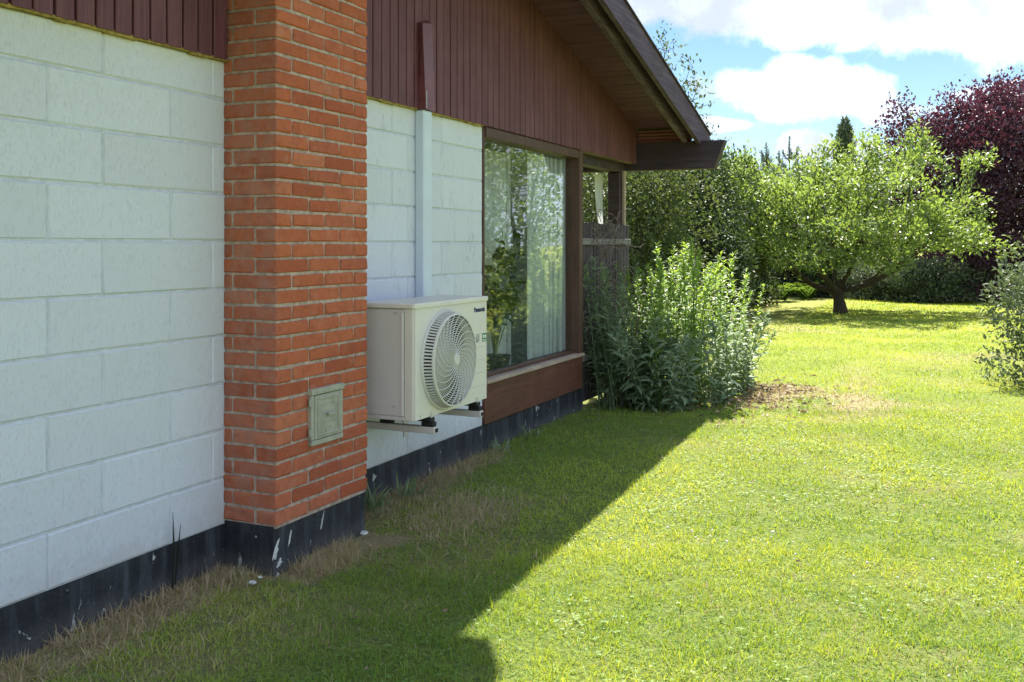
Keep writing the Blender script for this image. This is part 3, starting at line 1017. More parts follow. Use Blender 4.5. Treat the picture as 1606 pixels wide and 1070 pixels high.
def extrude(name, prof, z0, z1, mat, parent, loc, inset=0.0):
    n = len(prof)
    cx = sum(p[0] for p in prof) / n; cy = sum(p[1] for p in prof) / n
    sh = lambda k: [(cx + (x - cx) * k, cy + (y - cy) * k) for x, y in prof]
    rings = [(prof, z0), (prof, z1)] if inset == 0 else [(sh(1 - inset), z0), (prof, z0 + 0.004), (prof, z1 - 0.006), (sh(1 - inset), z1)]
    v, f = [], []
    for pr, z in rings: v += [(x, y, z) for x, y in pr]
    for k in range(len(rings) - 1):
        f += [(k * n + i, k * n + (i + 1) % n, (k + 1) * n + (i + 1) % n, (k + 1) * n + i) for i in range(n)]
    f += [tuple(range(n - 1, -1, -1)), tuple((len(rings) - 1) * n + i for i in range(n))]
    return MB().add(v, f).build(name, mat, parent, loc)


FCY, FCZ, FR_ = 4.560, 0.806, 0.252
NSEG = 72
# front panel: sheet with round fan opening, wrapping round both corners
fp = MB()
px_, r_ = AXF, 0.022
ring_c = [(px_, FCY + FR_ * cos(2 * pi * i / NSEG), FCZ + FR_ * sin(2 * pi * i / NSEG)) for i in range(NSEG)]
outer = []
yL, yR, zB, zT = AY0 + r_, AY1 - r_, AZ0 + 0.004, AZ1 - 0.026
for i in range(NSEG):
    a = 2 * pi * i / NSEG
    dy, dz = cos(a), sin(a)
    ks = []
    if dy > 1e-9: ks.append((yR - FCY) / dy)
    if dy < -1e-9: ks.append((yL - FCY) / dy)
    if dz > 1e-9: ks.append((zT - FCZ) / dz)
    if dz < -1e-9: ks.append((zB - FCZ) / dz)
    k = min(ks)
    outer.append([px_, FCY + dy * k, FCZ + dz * k])
for (cy, cz) in ((yR, zT), (yL, zT), (yL, zB), (yR, zB)):
    j = min(range(NSEG), key=lambda i: (outer[i][1] - cy) ** 2 + (outer[i][2] - cz) ** 2)
    outer[j] = [px_, cy, cz]
lip = [(px_ - 0.012, p[1], p[2]) for p in ring_c]
fp.add(ring_c + outer + lip, [(i, i + NSEG, (i + 1) % NSEG + NSEG, (i + 1) % NSEG) for i in range(NSEG)] + [(i, (i + 1) % NSEG, (i + 1) % NSEG + 2 * NSEG, i + 2 * NSEG) for i in range(NSEG)])
for (yc, sgn, ylim) in ((yL, -1, AY0), (yR, 1, AY1)):        # rounded corners + returns
    arc = [(px_ - r_ + r_ * cos(a), yc + sgn * r_ * sin(a)) for a in np.linspace(0, pi / 2, 7)] + [(px_ - 0.058, ylim)]
    v = [(x, y_, zB) for x, y_ in arc] + [(x, y_, zT) for x, y_ in arc]
    n = len(arc)
    ff = [(i, i + 1, i + 1 + n, i + n) for i in range(n - 1)]
    if sgn < 0: ff = [tuple(reversed(q)) for q in ff]
    fp.add(v, ff)
FP = fp.build('front_panel', M['ac'], AC, (AXF, 4.65, 0.8))
# grooves on the right of the front (thin raised ribs)
gr = MB()
for z in (0.905, 0.832, 0.760, 0.687, 0.615):
    gr.box(AXF - 0.002, AXF + 0.0022, 4.790, AY1 - 0.022, z, z + 0.0035, 0.001)
gr.build('front_rib', M['ac_side'], FP, (AXF, 4.9, 0.8))
# body behind
MB().box(AXB, AXF - 0.150, AY0 + 0.006, AY1 - 0.006, AZ0 + 0.002, AZ1 - 0.028).box(AXF - 0.15, AXF - 0.004, AY0 + 0.006, AY0 + 0.020, AZ0 + 0.002, AZ1 - 0.028).box(AXF - 0.15, AXF - 0.004, AY1 - 0.02, AY1 - 0.006, AZ0 + 0.002, AZ1 - 0.028).box(AXF - 0.15, AXF - 0.004, AY0 + 0.021, AY1 - 0.021, AZ0 + 0.002, AZ0 + 0.012).box(AXF - 0.15, AXF - 0.004, AY0 + 0.021, AY1 - 0.021, AZ1 - 0.04, AZ1 - 0.028).build('casing', M['ac_side'], AC, (-2.6, 4.65, 0.8))
sp = MB()
sp.box(AXB + 0.004, AXF - 0.064, AY0 - 0.002, AY0 + 0.008, AZ0 + 0.022, AZ1 - 0.030, 0.002)
sp.box(AXF - 0.0815, AXF - 0.068, AY0 - 0.006, AY0 - 0.0005, AZ0 + 0.022, AZ1 - 0.045, 0.002)
sp.box(AXB + 0.004, AXF - 0.064, AY0 - 0.004, AY0 + 0.0075, AZ0 + 0.001, AZ0 + 0.020, 0.002)
sp.build('side_panel', M['ac_side'], AC, (-2.6, AY0, 0.8))
tp = rounded(AXB - 0.006, AXF + 0.007, AY0 - 0.009, AY1 + 0.008, 0.022)
extrude('top_lid', tp, AZ1 - 0.026, AZ1, M['ac'], AC, (-2.6, 4.65, AZ1), 0.012)
bolts = MB()
for (xx, zz) in ((AXF - 0.10, AZ1 - 0.048), (AXF - 0.115, AZ1 - 0.048), (AXF - 0.074, AZ0 + 0.03), (-2.70, 0.74), (AXF - 0.12, 0.60), (AXF - 0.082, AZ1 - 0.10)):
    bolts.tube([(xx, AY0 - 0.005, zz), (xx, AY0 - 0.001, zz)], 0.0045, 8)
for yv in (AY0 + 0.05, FCY, AY1 - 0.16, AY1 - 0.05):
    bolts.tube([(AXF - 0.001, yv, AZ0 + 0.020), (AXF + 0.003, yv, AZ0 + 0.020)], 0.0045, 8)
bolts.build('screw_heads', M['steel'], AC, (-2.5, 4.3, 0.8))['kind'] = 'stuff'
# fan behind the grille
MB().add([(AXF - 0.12, FCY + 0.26 * cos(2 * pi * i / 48), FCZ + 0.26 * sin(2 * pi * i / 48)) for i in range(48)] +
         [(AXF - 0.013, FCY + 0.256 * cos(2 * pi * i / 48), FCZ + 0.256 * sin(2 * pi * i / 48)) for i in range(48)],
         [tuple(range(47, -1, -1))] + [(i, (i + 1) % 48, (i + 1) % 48 + 48, i + 48) for i in range(48)]).build('fan_shroud', M['ac_dark'], AC, (AXF, FCY, FCZ))
fb = MB()
for q in range(3):
    a0 = q * 2 * pi / 3
    v = []
    for i in range(7):
        r = 0.05 + 0.185 * i / 6
        for (da, dx) in ((-0.30, -0.085), (0.10, -0.060), (0.50 + 0.2 * i / 6, -0.030)):
            a = a0 + da + 0.10 * i
            v.append((AXF + dx, FCY + r * cos(a), FCZ + r * sin(a)))
    f = []
    for i in range(6):
        for j in range(2):
            f.append((i * 3 + j, i * 3 + j + 1, i * 3 + j + 4, i * 3 + j + 3))
    fb.add(v, f)
fb.tube([(AXF - 0.09, FCY, FCZ), (AXF - 0.01, FCY, FCZ)], 0.06, 20)
fb.build('fan', mat_plain('grey_fan_plastic', (0.075, 0.08, 0.085), 0.5, 0.1), AC, (AXF, FCY, FCZ))
# domed grille: louvred side wall, concentric rings, swirled spokes
PRO = 0.062
RF = 0.236
GRL = MB()


def circ(r, x, n=72):
    return [(x, FCY + r * cos(2 * pi * i / n), FCZ + r * sin(2 * pi * i / n)) for i in range(n)]


def annulus(mb, r0, x0, r1, x1, n=72):
    mb.add(circ(r0, x0, n) + circ(r1, x1, n), [(i, (i + 1) % n, (i + 1) % n + n, i + n) for i in range(n)])


annulus(GRL, FR_ + 0.010, AXF + 0.0015, FR_ + 0.006, AXF + 0.010)
annulus(GRL, FR_ + 0.006, AXF + 0.010, FR_ - 0.004, AXF + 0.010)
annulus(GRL, FR_ - 0.004, AXF + 0.010, FR_ - 0.006, AXF - 0.008)
annulus(GRL, RF + 0.007, AXF + PRO - 0.010, RF + 0.005, AXF + PRO)
annulus(GRL, RF + 0.005, AXF + PRO, RF - 0.004, AXF + PRO + 0.002)
annulus(GRL, RF - 0.004, AXF + PRO + 0.002, RF - 0.005, AXF + PRO - 0.008)
GR = GRL.build('grille', M['grille'], AC, (AXF, FCY, FCZ), smooth=False)
side = MB()
NS = 90
for i in range(NS):
    a = 2 * pi * i / NS
    tv = np.array([0, -sin(a), cos(a)]); rv = np.array([0, cos(a), sin(a)]); c = np.array([0, FCY, FCZ])
    w = 0.0042
    p0 = c + rv * (FR_ - 0.001) + np.array([AXF + 0.009, 0, 0]); p1 = c + rv * (RF + 0.005) + np.array([AXF + PRO - 0.008, 0, 0])
    v = [p0 - tv * w, p0 + tv * w, p1 + tv * w, p1 - tv * w]
    v += [q - rv * 0.006 for q in v]
    side.add(v, [(0, 1, 2, 3), (7, 6, 5, 4), (1, 0, 4, 5), (3, 2, 6, 7), (0, 3, 7, 4), (2, 1, 5, 6)])
side.build('grille_louvres', M['grille'], GR, (AXF, FCY, FCZ))['kind'] = 'stuff'
rings = MB()
for i in range(17):
    r = 0.034 + (RF - 0.040) * i / 17
    x = AXF + PRO + 0.001 - 0.004 * (r / RF) ** 2
    w = 0.0022
    annulus(rings, r - w, x - 0.004, r - w * .6, x, 60); annulus(rings, r - w * .6, x, r + w * .6, x, 60); annulus(rings, r + w * .6, x, r + w, x - 0.004, 60)
rings.build('grille_rings', M['grille'], GR, (AXF, FCY, FCZ))['kind'] = 'stuff'
sp_ = MB()
for k in range(24):
    pts = []
    for i in range(12):
        s = i / 11
        r = 0.026 + (RF - 0.028) * s
        a = 2 * pi * k / 24 - 1.25 * s ** 0.8
        pts.append((AXF + PRO + 0.002 - 0.003 * s, FCY + r * cos(a), FCZ + r * sin(a)))
    sp_.tube(pts, 0.0026, 5)
sp_.build('grille_spokes', M['grille'], GR, (AXF, FCY, FCZ))['kind'] = 'stuff'
hub = MB()
annulus(hub, 0.030, AXF + PRO - 0.010, 0.030, AXF + PRO + 0.006, 28)
annulus(hub, 0.030, AXF + PRO + 0.006, 0.024, AXF + PRO + 0.010, 28)
hub.add(circ(0.024, AXF + PRO + 0.010, 28), [tuple(range(28))])
hub.build('grille_hub', M['grille'], GR, (AXF, FCY, FCZ))


def text_part(name, s, size, mat, parent, y_, z_, x_, bold=0.0, ext=0.0006, sx=1.0):
    cu = bpy.data.curves.new(name, 'FONT')
    cu.body = s; cu.size = size; cu.offset = bold; cu.extrude = ext; cu.align_x = 'LEFT'; cu.space_character = 0.98
    tmp = bpy.data.objects.new('tmp_text', cu)
    COL.objects.link(tmp)
    dg = bpy.context.evaluated_depsgraph_get()
    me = bpy.data.meshes.new_from_object(tmp.evaluated_get(dg))
    bpy.data.objects.remove(tmp); bpy.data.curves.remove(cu)
    co = np.zeros(len(me.vertices) * 3, np.float32); me.vertices.foreach_get('co', co); co = co.reshape(-1, 3)
    new = np.stack([co[:, 2], co[:, 0] * sx, co[:, 1]], -1)
    me.vertices.foreach_set('co', new.astype(np.float32).ravel())
    me.materials.clear(); me.materials.append(mat); me.name = name
    me.update()
    return obj(name, me, parent, (x_, y_, z_))


text_part('lettering', 'Panasonic', 0.037, M['navy'], FP, 4.895, 1.030, AXF + 0.0012, bold=0.0011, sx=0.96)
# the two printed emblems right of the fan
sw = MB()
for q in range(3):
    pts = [(AXF + 0.0012, 4.938 + (0.024 - 0.003 * q) * cos(a), 0.880 + (0.024 - 0.003 * q) * sin(a)) for a in np.linspace(0.4 + q * 2.1, 2.2 + q * 2.1, 9)]
    sw.tube(pts, 0.0018, 4)
for (yy_, ww) in ((0.890, 0.028), (0.880, 0.020), (0.870, 0.024)):
    sw.box(AXF + 0.0005, AXF + 0.0016, 4.938 - ww / 2, 4.938 + ww / 2, yy_ - 0.0028, yy_ + 0.0028)
sw.build('round_emblem', M['greyprint'], FP, (AXF, 4.94, 0.88))
bd = MB().box(AXF - 0.001, AXF + 0.0012, 5.000, 5.052, 0.858, 0.904, 0.0008)
BD = bd.build('green_badge', M['greenprint'], FP, (AXF, 5.02, 0.88))
MB().box(AXF + 0.001, AXF + 0.002, 5.007, 5.023, 0.878, 0.896).box(AXF + 0.001, AXF + 0.002, 5.028, 5.045, 0.878, 0.896).box(AXF + 0.001, AXF + 0.002, 5.007, 5.045, 0.864, 0.869).build('badge_print', M['whiteprint'], AC, (AXF, 5.02, 0.88))
# feet of the unit
for yv in (4.40, 4.93):
    MB().box(-2.72, AXF + 0.012, yv - 0.024, yv + 0.024, 0.508, 0.529, 0.003).build('foot', M['rubber'], AC, (-2.5, yv, 0.51))
    b = MB()
    b.tube([(AXF + 0.000, yv + 0.002, 0.5295), (AXF + 0.000, yv + 0.002, 0.556)], 0.006, 8)
    b.tube([(AXF + 0.000, yv + 0.002, 0.5295), (AXF + 0.000, yv + 0.002, 0.538)], 0.013, 6)
    b.build('foot_bolt', M['steel'], AC, (-2.5, yv, 0.53))

for i, (yv, lab) in enumerate(((4.40, 'pale steel wall bracket under the fan side of the air conditioner, nearer the brick chimney'),
                               (4.93, 'pale steel wall bracket under the air conditioner, nearer the picture window'))):
    B = thing('wall_bracket', lab, 'bracket', (WX, yv, 0.45), 'wall brackets under the air conditioner')
    MB().box(WX + 0.003, -2.398, yv - 0.020, yv + 0.020, 0.448, 0.482, 0.003).build('arm', M['ac_side'], B, (WX, yv, 0.45))
    MB().box(WX + 0.0015, WX + 0.006, yv - 0.022, yv + 0.022, 0.30, 0.75, 0.001).build('wall_plate', M['ac_side'], B, (WX, yv, 0.5))
    MB().box(-2.397, -2.393, yv - 0.013, yv + 0.013, 0.455, 0.475, 0.001).build('end_cap', M['rubber'], B, (-2.4, yv, 0.46))
    MB().box(-2.475, -2.405, yv - 0.020, yv + 0.020, 0.483, 0.507, 0.004).box(-2.72, -2.65, yv - 0.020, yv + 0.020, 0.483, 0.507, 0.004).build('rubber_mount', M['rubber'], B, (-2.44, yv, 0.48))

# ------------------------------------------------------------------ behind the glass
def curtain(name, label, x, y0, y1, z0, z1, folds, amp, lean=0.0):
    n, mz = 160, 8
    V = []
    ph = random.uniform(0, 6)
    for j in range(mz + 1):
        for i in range(n + 1):
            s = i / n
            y = y0 + (y1 - y0) * s + lean * (1 - j / mz) * s
            a = amp * (0.7 + 0.3 * sin(3 * s * 6 + ph)) * (0.75 + 0.25 * (1 - j / mz))
            V.append((x + a * sin(2 * pi * folds * s + ph + 0.8 * sin(5 * s + ph)), y + 0.012 * sin(2 * pi * folds * 2 * s), z0 + (z1 - z0) * j / mz))
    F = [(j * (n + 1) + i, j * (n + 1) + i + 1, (j + 1) * (n + 1) + i + 1, (j + 1) * (n + 1) + i) for j in range(mz) for i in range(n)]
    o = obj(name, mesh(name, [(a - x, b - y0, c - z0) for a, b, c in V], F, M['sheer'], True), None, (x, y0, z0))
    tag(o, label, 'curtain', 'curtains behind the picture window')


curtain('curtain', 'bright sheer white curtain behind the window, the one at its far end', -3.005, 6.98, 7.70, 0.405, 2.11, 7, 0.030, -0.03)
curtain('curtain', 'grey folded sheer curtain behind the window above the houseplant', -3.17, 6.22, 6.98, 0.40, 2.11, 9, 0.032)
MB().box(-3.45, -3.00, 5.98, 7.715, 0.36, 0.40, 0.006).build('window_board', M['room'], HOUSE, (-3.2, 6.8, 0.38))


def leaf_tris(P, D, N, L, Wd, fold=0.25, curl=0.15, seg=1):
    """leaf blades. seg 1: folded diamond (2 tris); seg 2: 6 verts, 4 tris, drooping"""
    D = D / (np.linalg.norm(D, axis=1, keepdims=True) + 1e-9)
    Sd = np.cross(D, N); Sd /= (np.linalg.norm(Sd, axis=1, keepdims=True) + 1e-9)
    U = np.cross(Sd, D)
    L = np.asarray(L)[:, None]; Wd = np.asarray(Wd)[:, None]
    n = len(P)
    if seg == 1:
        mid = P + D * L * 0.45
        V = np.stack([P, mid + Sd * Wd / 2 + U * Wd * fold, P + D * L - U * L * curl, mid - Sd * Wd / 2 + U * Wd * fold], 1).reshape(-1, 3)
        i = np.arange(n)[:, None] * 4
        T = np.concatenate([i + np.array([[0, 1, 2]]), i + np.array([[0, 2, 3]])], 1).reshape(-1, 3)
        return V, T, 4
    m1 = P + D * L * 0.30 + U * L * curl * 0.30
    m2 = P + D * L * 0.68 + U * L * curl * 0.10
    tip = P + D * L * 0.97 - U * L * curl * 0.9
    V = np.stack([P, m1 + Sd * Wd / 2, m1 - Sd * Wd / 2, m2 + Sd * Wd * 0.36, m2 - Sd * Wd * 0.36, tip], 1).reshape(-1, 3)
    i = np.arange(n)[:, None] * 6
    T = np.concatenate([i + np.array([[0, 1, 2]]), i + np.array([[1, 3, 2]]), i + np.array([[2, 3, 4]]), i + np.array([[3, 5, 4]])], 1).reshape(-1, 3)
    return V, T, 6


def unit(n):
    v = rng.normal(size=(n, 3))
    return v / np.linalg.norm(v, axis=1, keepdims=True)


# houseplant on the inner board
HP = thing('houseplant', 'dark large-leaved houseplant in a pot behind the left end of the window', 'houseplant', (-3.07, 6.52, 0.40))
pot = MB()
pot.tube([(-3.07, 6.52, 0.402), (-3.07, 6.52, 0.56), (-3.07, 6.52, 0.60)], [0.08, 0.11, 0.12], 16)
pot.build('pot', M['clay'], HP, (-3.07, 6.52, 0.4))
st = MB(); LP, LD = [], []
for k in range(16):
    b = np.array([-3.07, 6.52, 0.58]); h = random.uniform(0.30, 0.95)
    e = b + np.array([random.uniform(-.10, .10), random.uniform(-.26, .55) * (1.1 - h * .5), h])
    mids = [b, b * .6 + e * .4 + np.array([0, 0, .06]), e]
    st.tube(mids, [0.005, 0.004, 0.002], 5)
    for q in range(8):
        s = 0.45 + 0.55 * q / 7
        p = b * (1 - s) + e * s
        LP.append(p + rng.normal(size=3) * 0.015); d = rng.normal(size=3); d[0] *= .5; d[2] = abs(d[2]) * .3 + 0.05; LD.append(d)
st.build('stem', M['stemgreen'], HP, (-3.07, 6.52, 0.5))
LP = np.array(LP); LD = np.array(LD)
LP[:, 0] = np.clip(LP[:, 0], -3.2, -2.99)
V, T, k = leaf_tris(LP, LD, unit(len(LP)) * .5 + np.array([.5, 0, .8]), rng.uniform(.10, .17, len(LP)), rng.uniform(.07, .11, len(LP)), .12, .2, 2)
V[:, 0] = np.minimum(V[:, 0], -2.955); V[:, 1] = np.minimum(V[:, 1], 6.86)
me = np_mesh('foliage', V - np.array([-3.07, 6.52, 0.5]), T, M['leaf_house'], np.repeat(rng.random(len(LP)), k))
obj('foliage', me, HP, (-3.07, 6.52, 0.5))

# ------------------------------------------------------------------ fence and dead vine by the porch
FN = thing('fence', 'low dark board fence with a grey rail closing the porch behind the tall plants', 'fence', (-2.93, 8.6, 0))
y = 7.86
while y < 9.28:
    w = 0.072
    MB().box(-2.955 + random.uniform(-.002, .002), -2.935, y, y + w, 0.05, 1.60 + random.uniform(-.006, .006), 0.003).build('board', M['fence'], FN, (-2.94, y, 0.05))
    y += 0.088
MB().box(-2.934, -2.905, 7.85, 9.31, 1.405, 1.462, 0.003).build('rail', M['rail'], FN, (-2.92, 8.5, 1.43))
MB().box(-2.934, -2.905, 7.85, 9.31, 0.405, 0.462, 0.003).build('rail', M['rail'], FN, (-2.92, 8.5, 0.43))
# white curtain strip hanging beside the post
n, mz = 24, 14
V = []
for j in range(mz + 1):
    s = j / mz
    for i in range(n + 1):
        u_ = i / n
        w = 0.10 * (0.62 + 0.38 * abs(2 * s - 0.95) ** 0.8)
        V.append((-3.205 + (u_ - 0.5) * w + 0.01 * sin(5 * s), EAVE_Y - 0.12 + 0.020 * sin(u_ * 17 + 2 * s) + 0.01 * sin(6 * s), 1.15 + 0.955 * s))
F = [(j * (n + 1) + i, j * (n + 1) + i + 1, (j + 1) * (n + 1) + i + 1, (j + 1) * (n + 1) + i) for j in range(mz) for i in range(n)]
tag(obj('porch_curtain', mesh('porch_curtain', [(a + 3.2, b - 9.24, c - 1.15) for a, b, c in V], F, M['sheer'], True), None, (-3.2, 9.24, 1.15)),
    'narrow white cloth hanging in the porch opening beside the dark post', 'curtain')
VN = thing('dead_vine', 'bare tangled grey vine draped over the dark porch fence', 'vine', (-2.9, 8.5, 1.0))
vn = MB()
for k in range(64):
    p = np.array([-2.90 + random.uniform(-.02, .05), random.uniform(8.10, 8.95), random.uniform(0.9, 1.64)])
    pts = [p]
    d = np.array([random.uniform(-.1, .12), random.uniform(-1, 1), random.uniform(-.2, 1.0)])
    for s in range(8):
        d = d / np.linalg.norm(d) + np.array([random.uniform(-.25, .25), random.uniform(-.6, .6), random.uniform(-.75, .45)])
        p = p + d / np.linalg.norm(d) * 0.055
        p[0] = np.clip(p[0], -2.93, -2.74); p[2] = min(p[2], 1.72)
        pts.append(p.copy())
    vn.tube(pts, np.linspace(0.0045, 0.0015, len(pts)), 4, False)
vn.build('vine_stems', M['twig'], VN, (-2.9, 8.5, 1.0))

# ------------------------------------------------------------------ tall leafy perennials by the porch
def stem_meshes(nvar, hmin, hmax, nleaf, Lmax, Wmax, mat, up=0.5, taper=0.55, tuft=True, droop=0.22):
    out = []
    for q in range(nvar):
        h = random.uniform(hmin, hmax)
        bend = np.array([random.uniform(-.12, .12), random.uniform(-.12, .12), 0])
        pos = lambda s: np.array([0, 0, 1]) * (s * h)[:, None] + bend * (s ** 2)[:, None] * h
        s = np.linspace(0.05, 0.97, nleaf)
        P = pos(s)
        a = np.arange(nleaf) * 2.4 + rng.normal(size=nleaf) * .35
        el = up + 0.35 * (s - .5) + rng.normal(size=nleaf) * .18
        D = np.stack([np.cos(a) * np.cos(el), np.sin(a) * np.cos(el), np.sin(el)], 1)
        L = Lmax * (1 - taper * s ** 1.6) * rng.uniform(.75, 1.15, nleaf) * np.where(s < .2, .8, 1)
        if tuft:                        # budding top
            k = 26
            st_ = rng.uniform(.86, 1.0, k)
            P = np.concatenate([P, pos(st_)]); a2 = rng.uniform(0, 6.28, k)
            D = np.concatenate([D, np.stack([np.cos(a2) * .8, np.sin(a2) * .8, rng.uniform(.3, 1.1, k)], 1)])
            L = np.concatenate([L, rng.uniform(.25, .5, k) * Lmax]); s = np.concatenate([s, st_])
        V, T, kk = leaf_tris(P, D, np.array([[0, 0, 1.0]]) + rng.normal(size=(len(P), 3)) * .25, L, L * Wmax * rng.uniform(.8, 1.2, len(P)), 0, droop, 2)
        tint = np.repeat(np.clip(0.25 + 0.55 * s + rng.normal(size=len(s)) * .2, 0, 1), kk)
        pts = pos(np.linspace(0, 1, 6))
        tv, tf = tube_geo(list(pts), list(np.linspace(.006, .002, 6)), 5, False)
        tv = np.array(tv); tt = []
        for f in tf: tt += [(f[0], f[1], f[2]), (f[0], f[2], f[3])]
        off = len(V)
        V = np.concatenate([V, tv]); T = np.concatenate([T, np.array(tt) + off]); tint = np.concatenate([tint, np.full(len(tv), .2)])
        out.append(np_mesh('leafy_stem', V, T, mat, tint))
    return out


def clump(name, label, cat, meshes, spots, tilt=0.30):
    c = np.mean([p[:2] for p in spots], axis=0)
    root = thing(name, label, cat, (c[0], c[1], 0))
    for (x, y, sc, lx, ly) in spots:
        o = obj('leafy_stem', random.choice(meshes), root, (x, y, 0.0))
        o.rotation_euler = (ly + random.uniform(-tilt, tilt) * .5, lx + random.uniform(-tilt, tilt) * .5, random.uniform(0, 6.28))
        o.scale = (sc, sc, sc)
    return root


gold = stem_meshes(10, 1.20, 1.46, 54, 0.150, 0.21, M['leaf_gold'], 0.42, 0.55)
dead = stem_meshes(4, 0.9, 1.2, 9, 0.10, 0.16, M['leaf_dead'], -0.3, 0.3, False, 0.5)
low = stem_meshes(6, 0.55, 0.85, 34, 0.16, 0.24, M['leaf_willow'], 0.35, 0.35, True)
will = stem_meshes(7, 1.00, 1.28, 40, 0.165, 0.17, M['leaf_willow'], 0.42, 0.45)
spots = []
for k in range(112):            # sunny clump
    while True:
        x, y = random.uniform(-2.78, -1.62), random.uniform(8.05, 10.45)
        ex, ey = (x + 2.27) / 0.50, (y - 9.25) / 1.20
        if ex * ex + ey * ey < 1: break
    r = sqrt(ex * ex + ey * ey)
    sc = 1.0 - 0.26 * r ** 2.4 + random.choice((-.16, -.08, 0, .02, .06))
    if x > -1.9: sc *= 0.88
    spots.append((x, y, sc, ex * 0.10 * r, -ey * 0.10 * r))
clump('goldenrod_clump', 'tall bright green leafy perennials at the end of the house wall', 'plant', gold + dead[:1], spots)
spots = []
for k in range(60):            # grey green skirt round the foot
    a = random.uniform(-2.9, 1.3); rr = random.uniform(.80, 1.0)
    x, y = -2.27 + 0.50 * rr * cos(a), 9.20 + 1.22 * rr * sin(a)
    if x < -2.80: continue
    spots.append((x, y, random.uniform(.7, 1.15), cos(a) * 0.38, -sin(a) * 0.38))
for k in range(20):
    spots.append((random.uniform(-2.75, -2.0), random.uniform(8.0, 8.5), random.uniform(.8, 1.2), random.uniform(-.1, .3), random.uniform(0.0, .5)))
clump('low_perennial', 'low grey-green leafy stems round the foot of the tall bright perennials', 'plant', low, spots)
spots = []
for k in range(34):            # shaded stems against the fence
    spots.append((random.uniform(-2.84, -2.62), random.uniform(7.98, 8.95), random.uniform(.72, 1.12), random.uniform(-.02, .12), random.uniform(-.02, .10)))
clump('willowherb_clump', 'narrow-leaved grey-green stems in the shade against the dark fence', 'plant', will + dead[1:3], spots)

# ------------------------------------------------------------------ trees
def colonise(base, trunk_h, attr, step=0.18, infl=1.2, kill=0.30, iters=140, lean=(0, 0), limbs=()):
    nodes = [np.array(base, float)]; par = [-1]
    m = max(2, int(trunk_h / step))
    for i in range(m):
        nodes.append(nodes[-1] + np.array([lean[0] * step + random.uniform(-.02, .02), lean[1] * step + random.uniform(-.02, .02), trunk_h / m])); par.append(len(nodes) - 2)
    top = len(nodes) - 1
    for limb in limbs:               # main limbs that fork low on the trunk
        prev = top; a = nodes[top]; e = np.array(limb)
        k = max(3, int(np.linalg.norm(e - a) / step))
        for i in range(1, k + 1):
            s_ = i / k
            p = a + (e - a) * s_ + np.array([random.uniform(-.03, .03), random.uniform(-.03, .03), -0.16 * sin(pi * s_) + random.uniform(-.03, .03)])
            nodes.append(p); par.append(prev); prev = len(nodes) - 1
    A = np.array(attr, float)
    N = np.array(nodes)
    d = np.linalg.norm(A[:, None] - N[None], axis=2)
    near = d.argmin(1); nd = d.min(1)
    for it in range(iters):
        if len(A) == 0: break
        act = nd < (infl if it > 40 else 9e9)
        if not act.any(): act = nd < nd.min() + 0.5
        vec = A[act] - N[near[act]]
        vec /= np.linalg.norm(vec, axis=1, keepdims=True)
        acc = np.zeros((len(N), 3)); np.add.at(acc, near[act], vec)
        ids = np.unique(near[act])
        new = []
        for i in ids:
            dd = acc[i] + rng.normal(size=3) * 0.22
            dd /= np.linalg.norm(dd) + 1e-9
            new.append(N[i] + dd * step); par.append(int(i))
        base_n = len(N)
        new = np.array(new)
        N = np.concatenate([N, new])
        d2 = np.linalg.norm(A[:, None] - new[None], axis=2)
        b = d2.min(1); better = b < nd
        near = np.where(better, d2.argmin(1) + base_n, near); nd = np.where(better, b, nd)
        keep = nd > kill
        A, near, nd = A[keep], near[keep], nd[keep]
    return N, par


def tree_wood(N, par, tipr=0.006, expo=2.4, maxr=0.2):
    n = len(N)
    kids = [[] for _ in range(n)]
    for i, p in enumerate(par):
        if p >= 0: kids[p].append(i)
    R = np.zeros(n)
    for i in range(n - 1, -1, -1):
        R[i] = tipr if not kids[i] else sum(R[c] ** expo for c in kids[i]) ** (1 / expo)
    R = R * min(1.0, maxr / R[0]) if R[0] > maxr else R
    return kids, R


def wood_mesh(mb, N, kids, R, nseg=7, minr=0.0):
    """follow the thickest child, start a new tube for each other child"""
    stackl = [(0, None)]
    while stackl:
        i, p = stackl.pop()
        pts, rad = ([N[p]] if p is not None else []), ([min(R[p], R[i] * 1.2)] if p is not None else [])
        while True:
            pts.append(N[i]); rad.append(R[i])
            if not kids[i]: break
            k = max(kids[i], key=lambda c: R[c])
            for c in kids[i]:
                if c != k and R[c] >= minr: stackl.append((c, i))
            i = k
            if R[i] < minr: break
        if len(pts) > 1:
            mb.tube(pts, rad, nseg if rad[0] > 0.02 else 4, False)


def in_lobes(lobes, n, dscale=1.0, depth=None):
    """attraction points spread evenly through photo-measured ellipsoids at distance d: (px,py,rx,ry,d,rd)"""
    out = []
    w = np.array([l[2] * l[3] * l[5] for l in lobes], float); w /= w.sum()
    for l, k in zip(lobes, rng.multinomial(n, w)):
        px, py, rx, ry, d, rd = l
        u = unit(k) * (rng.random(k) ** (1 / 3))[:, None]
        dd = d + u[:, 1] * rd
        c = at(px, py, d)
        sx = rx / 1550 * d; sz = ry / 1550 * d
        P = c[None] + u[:, 0:1] * sx * np.array([[RGT[0], RGT[1], 0]]) + u[:, 1:2] * rd * np.array([[FWD[0], FWD[1], 0]]) + u[:, 2:3] * sz * np.array([[0, 0, 1]])
        out.append(P)
    return np.concatenate(out)


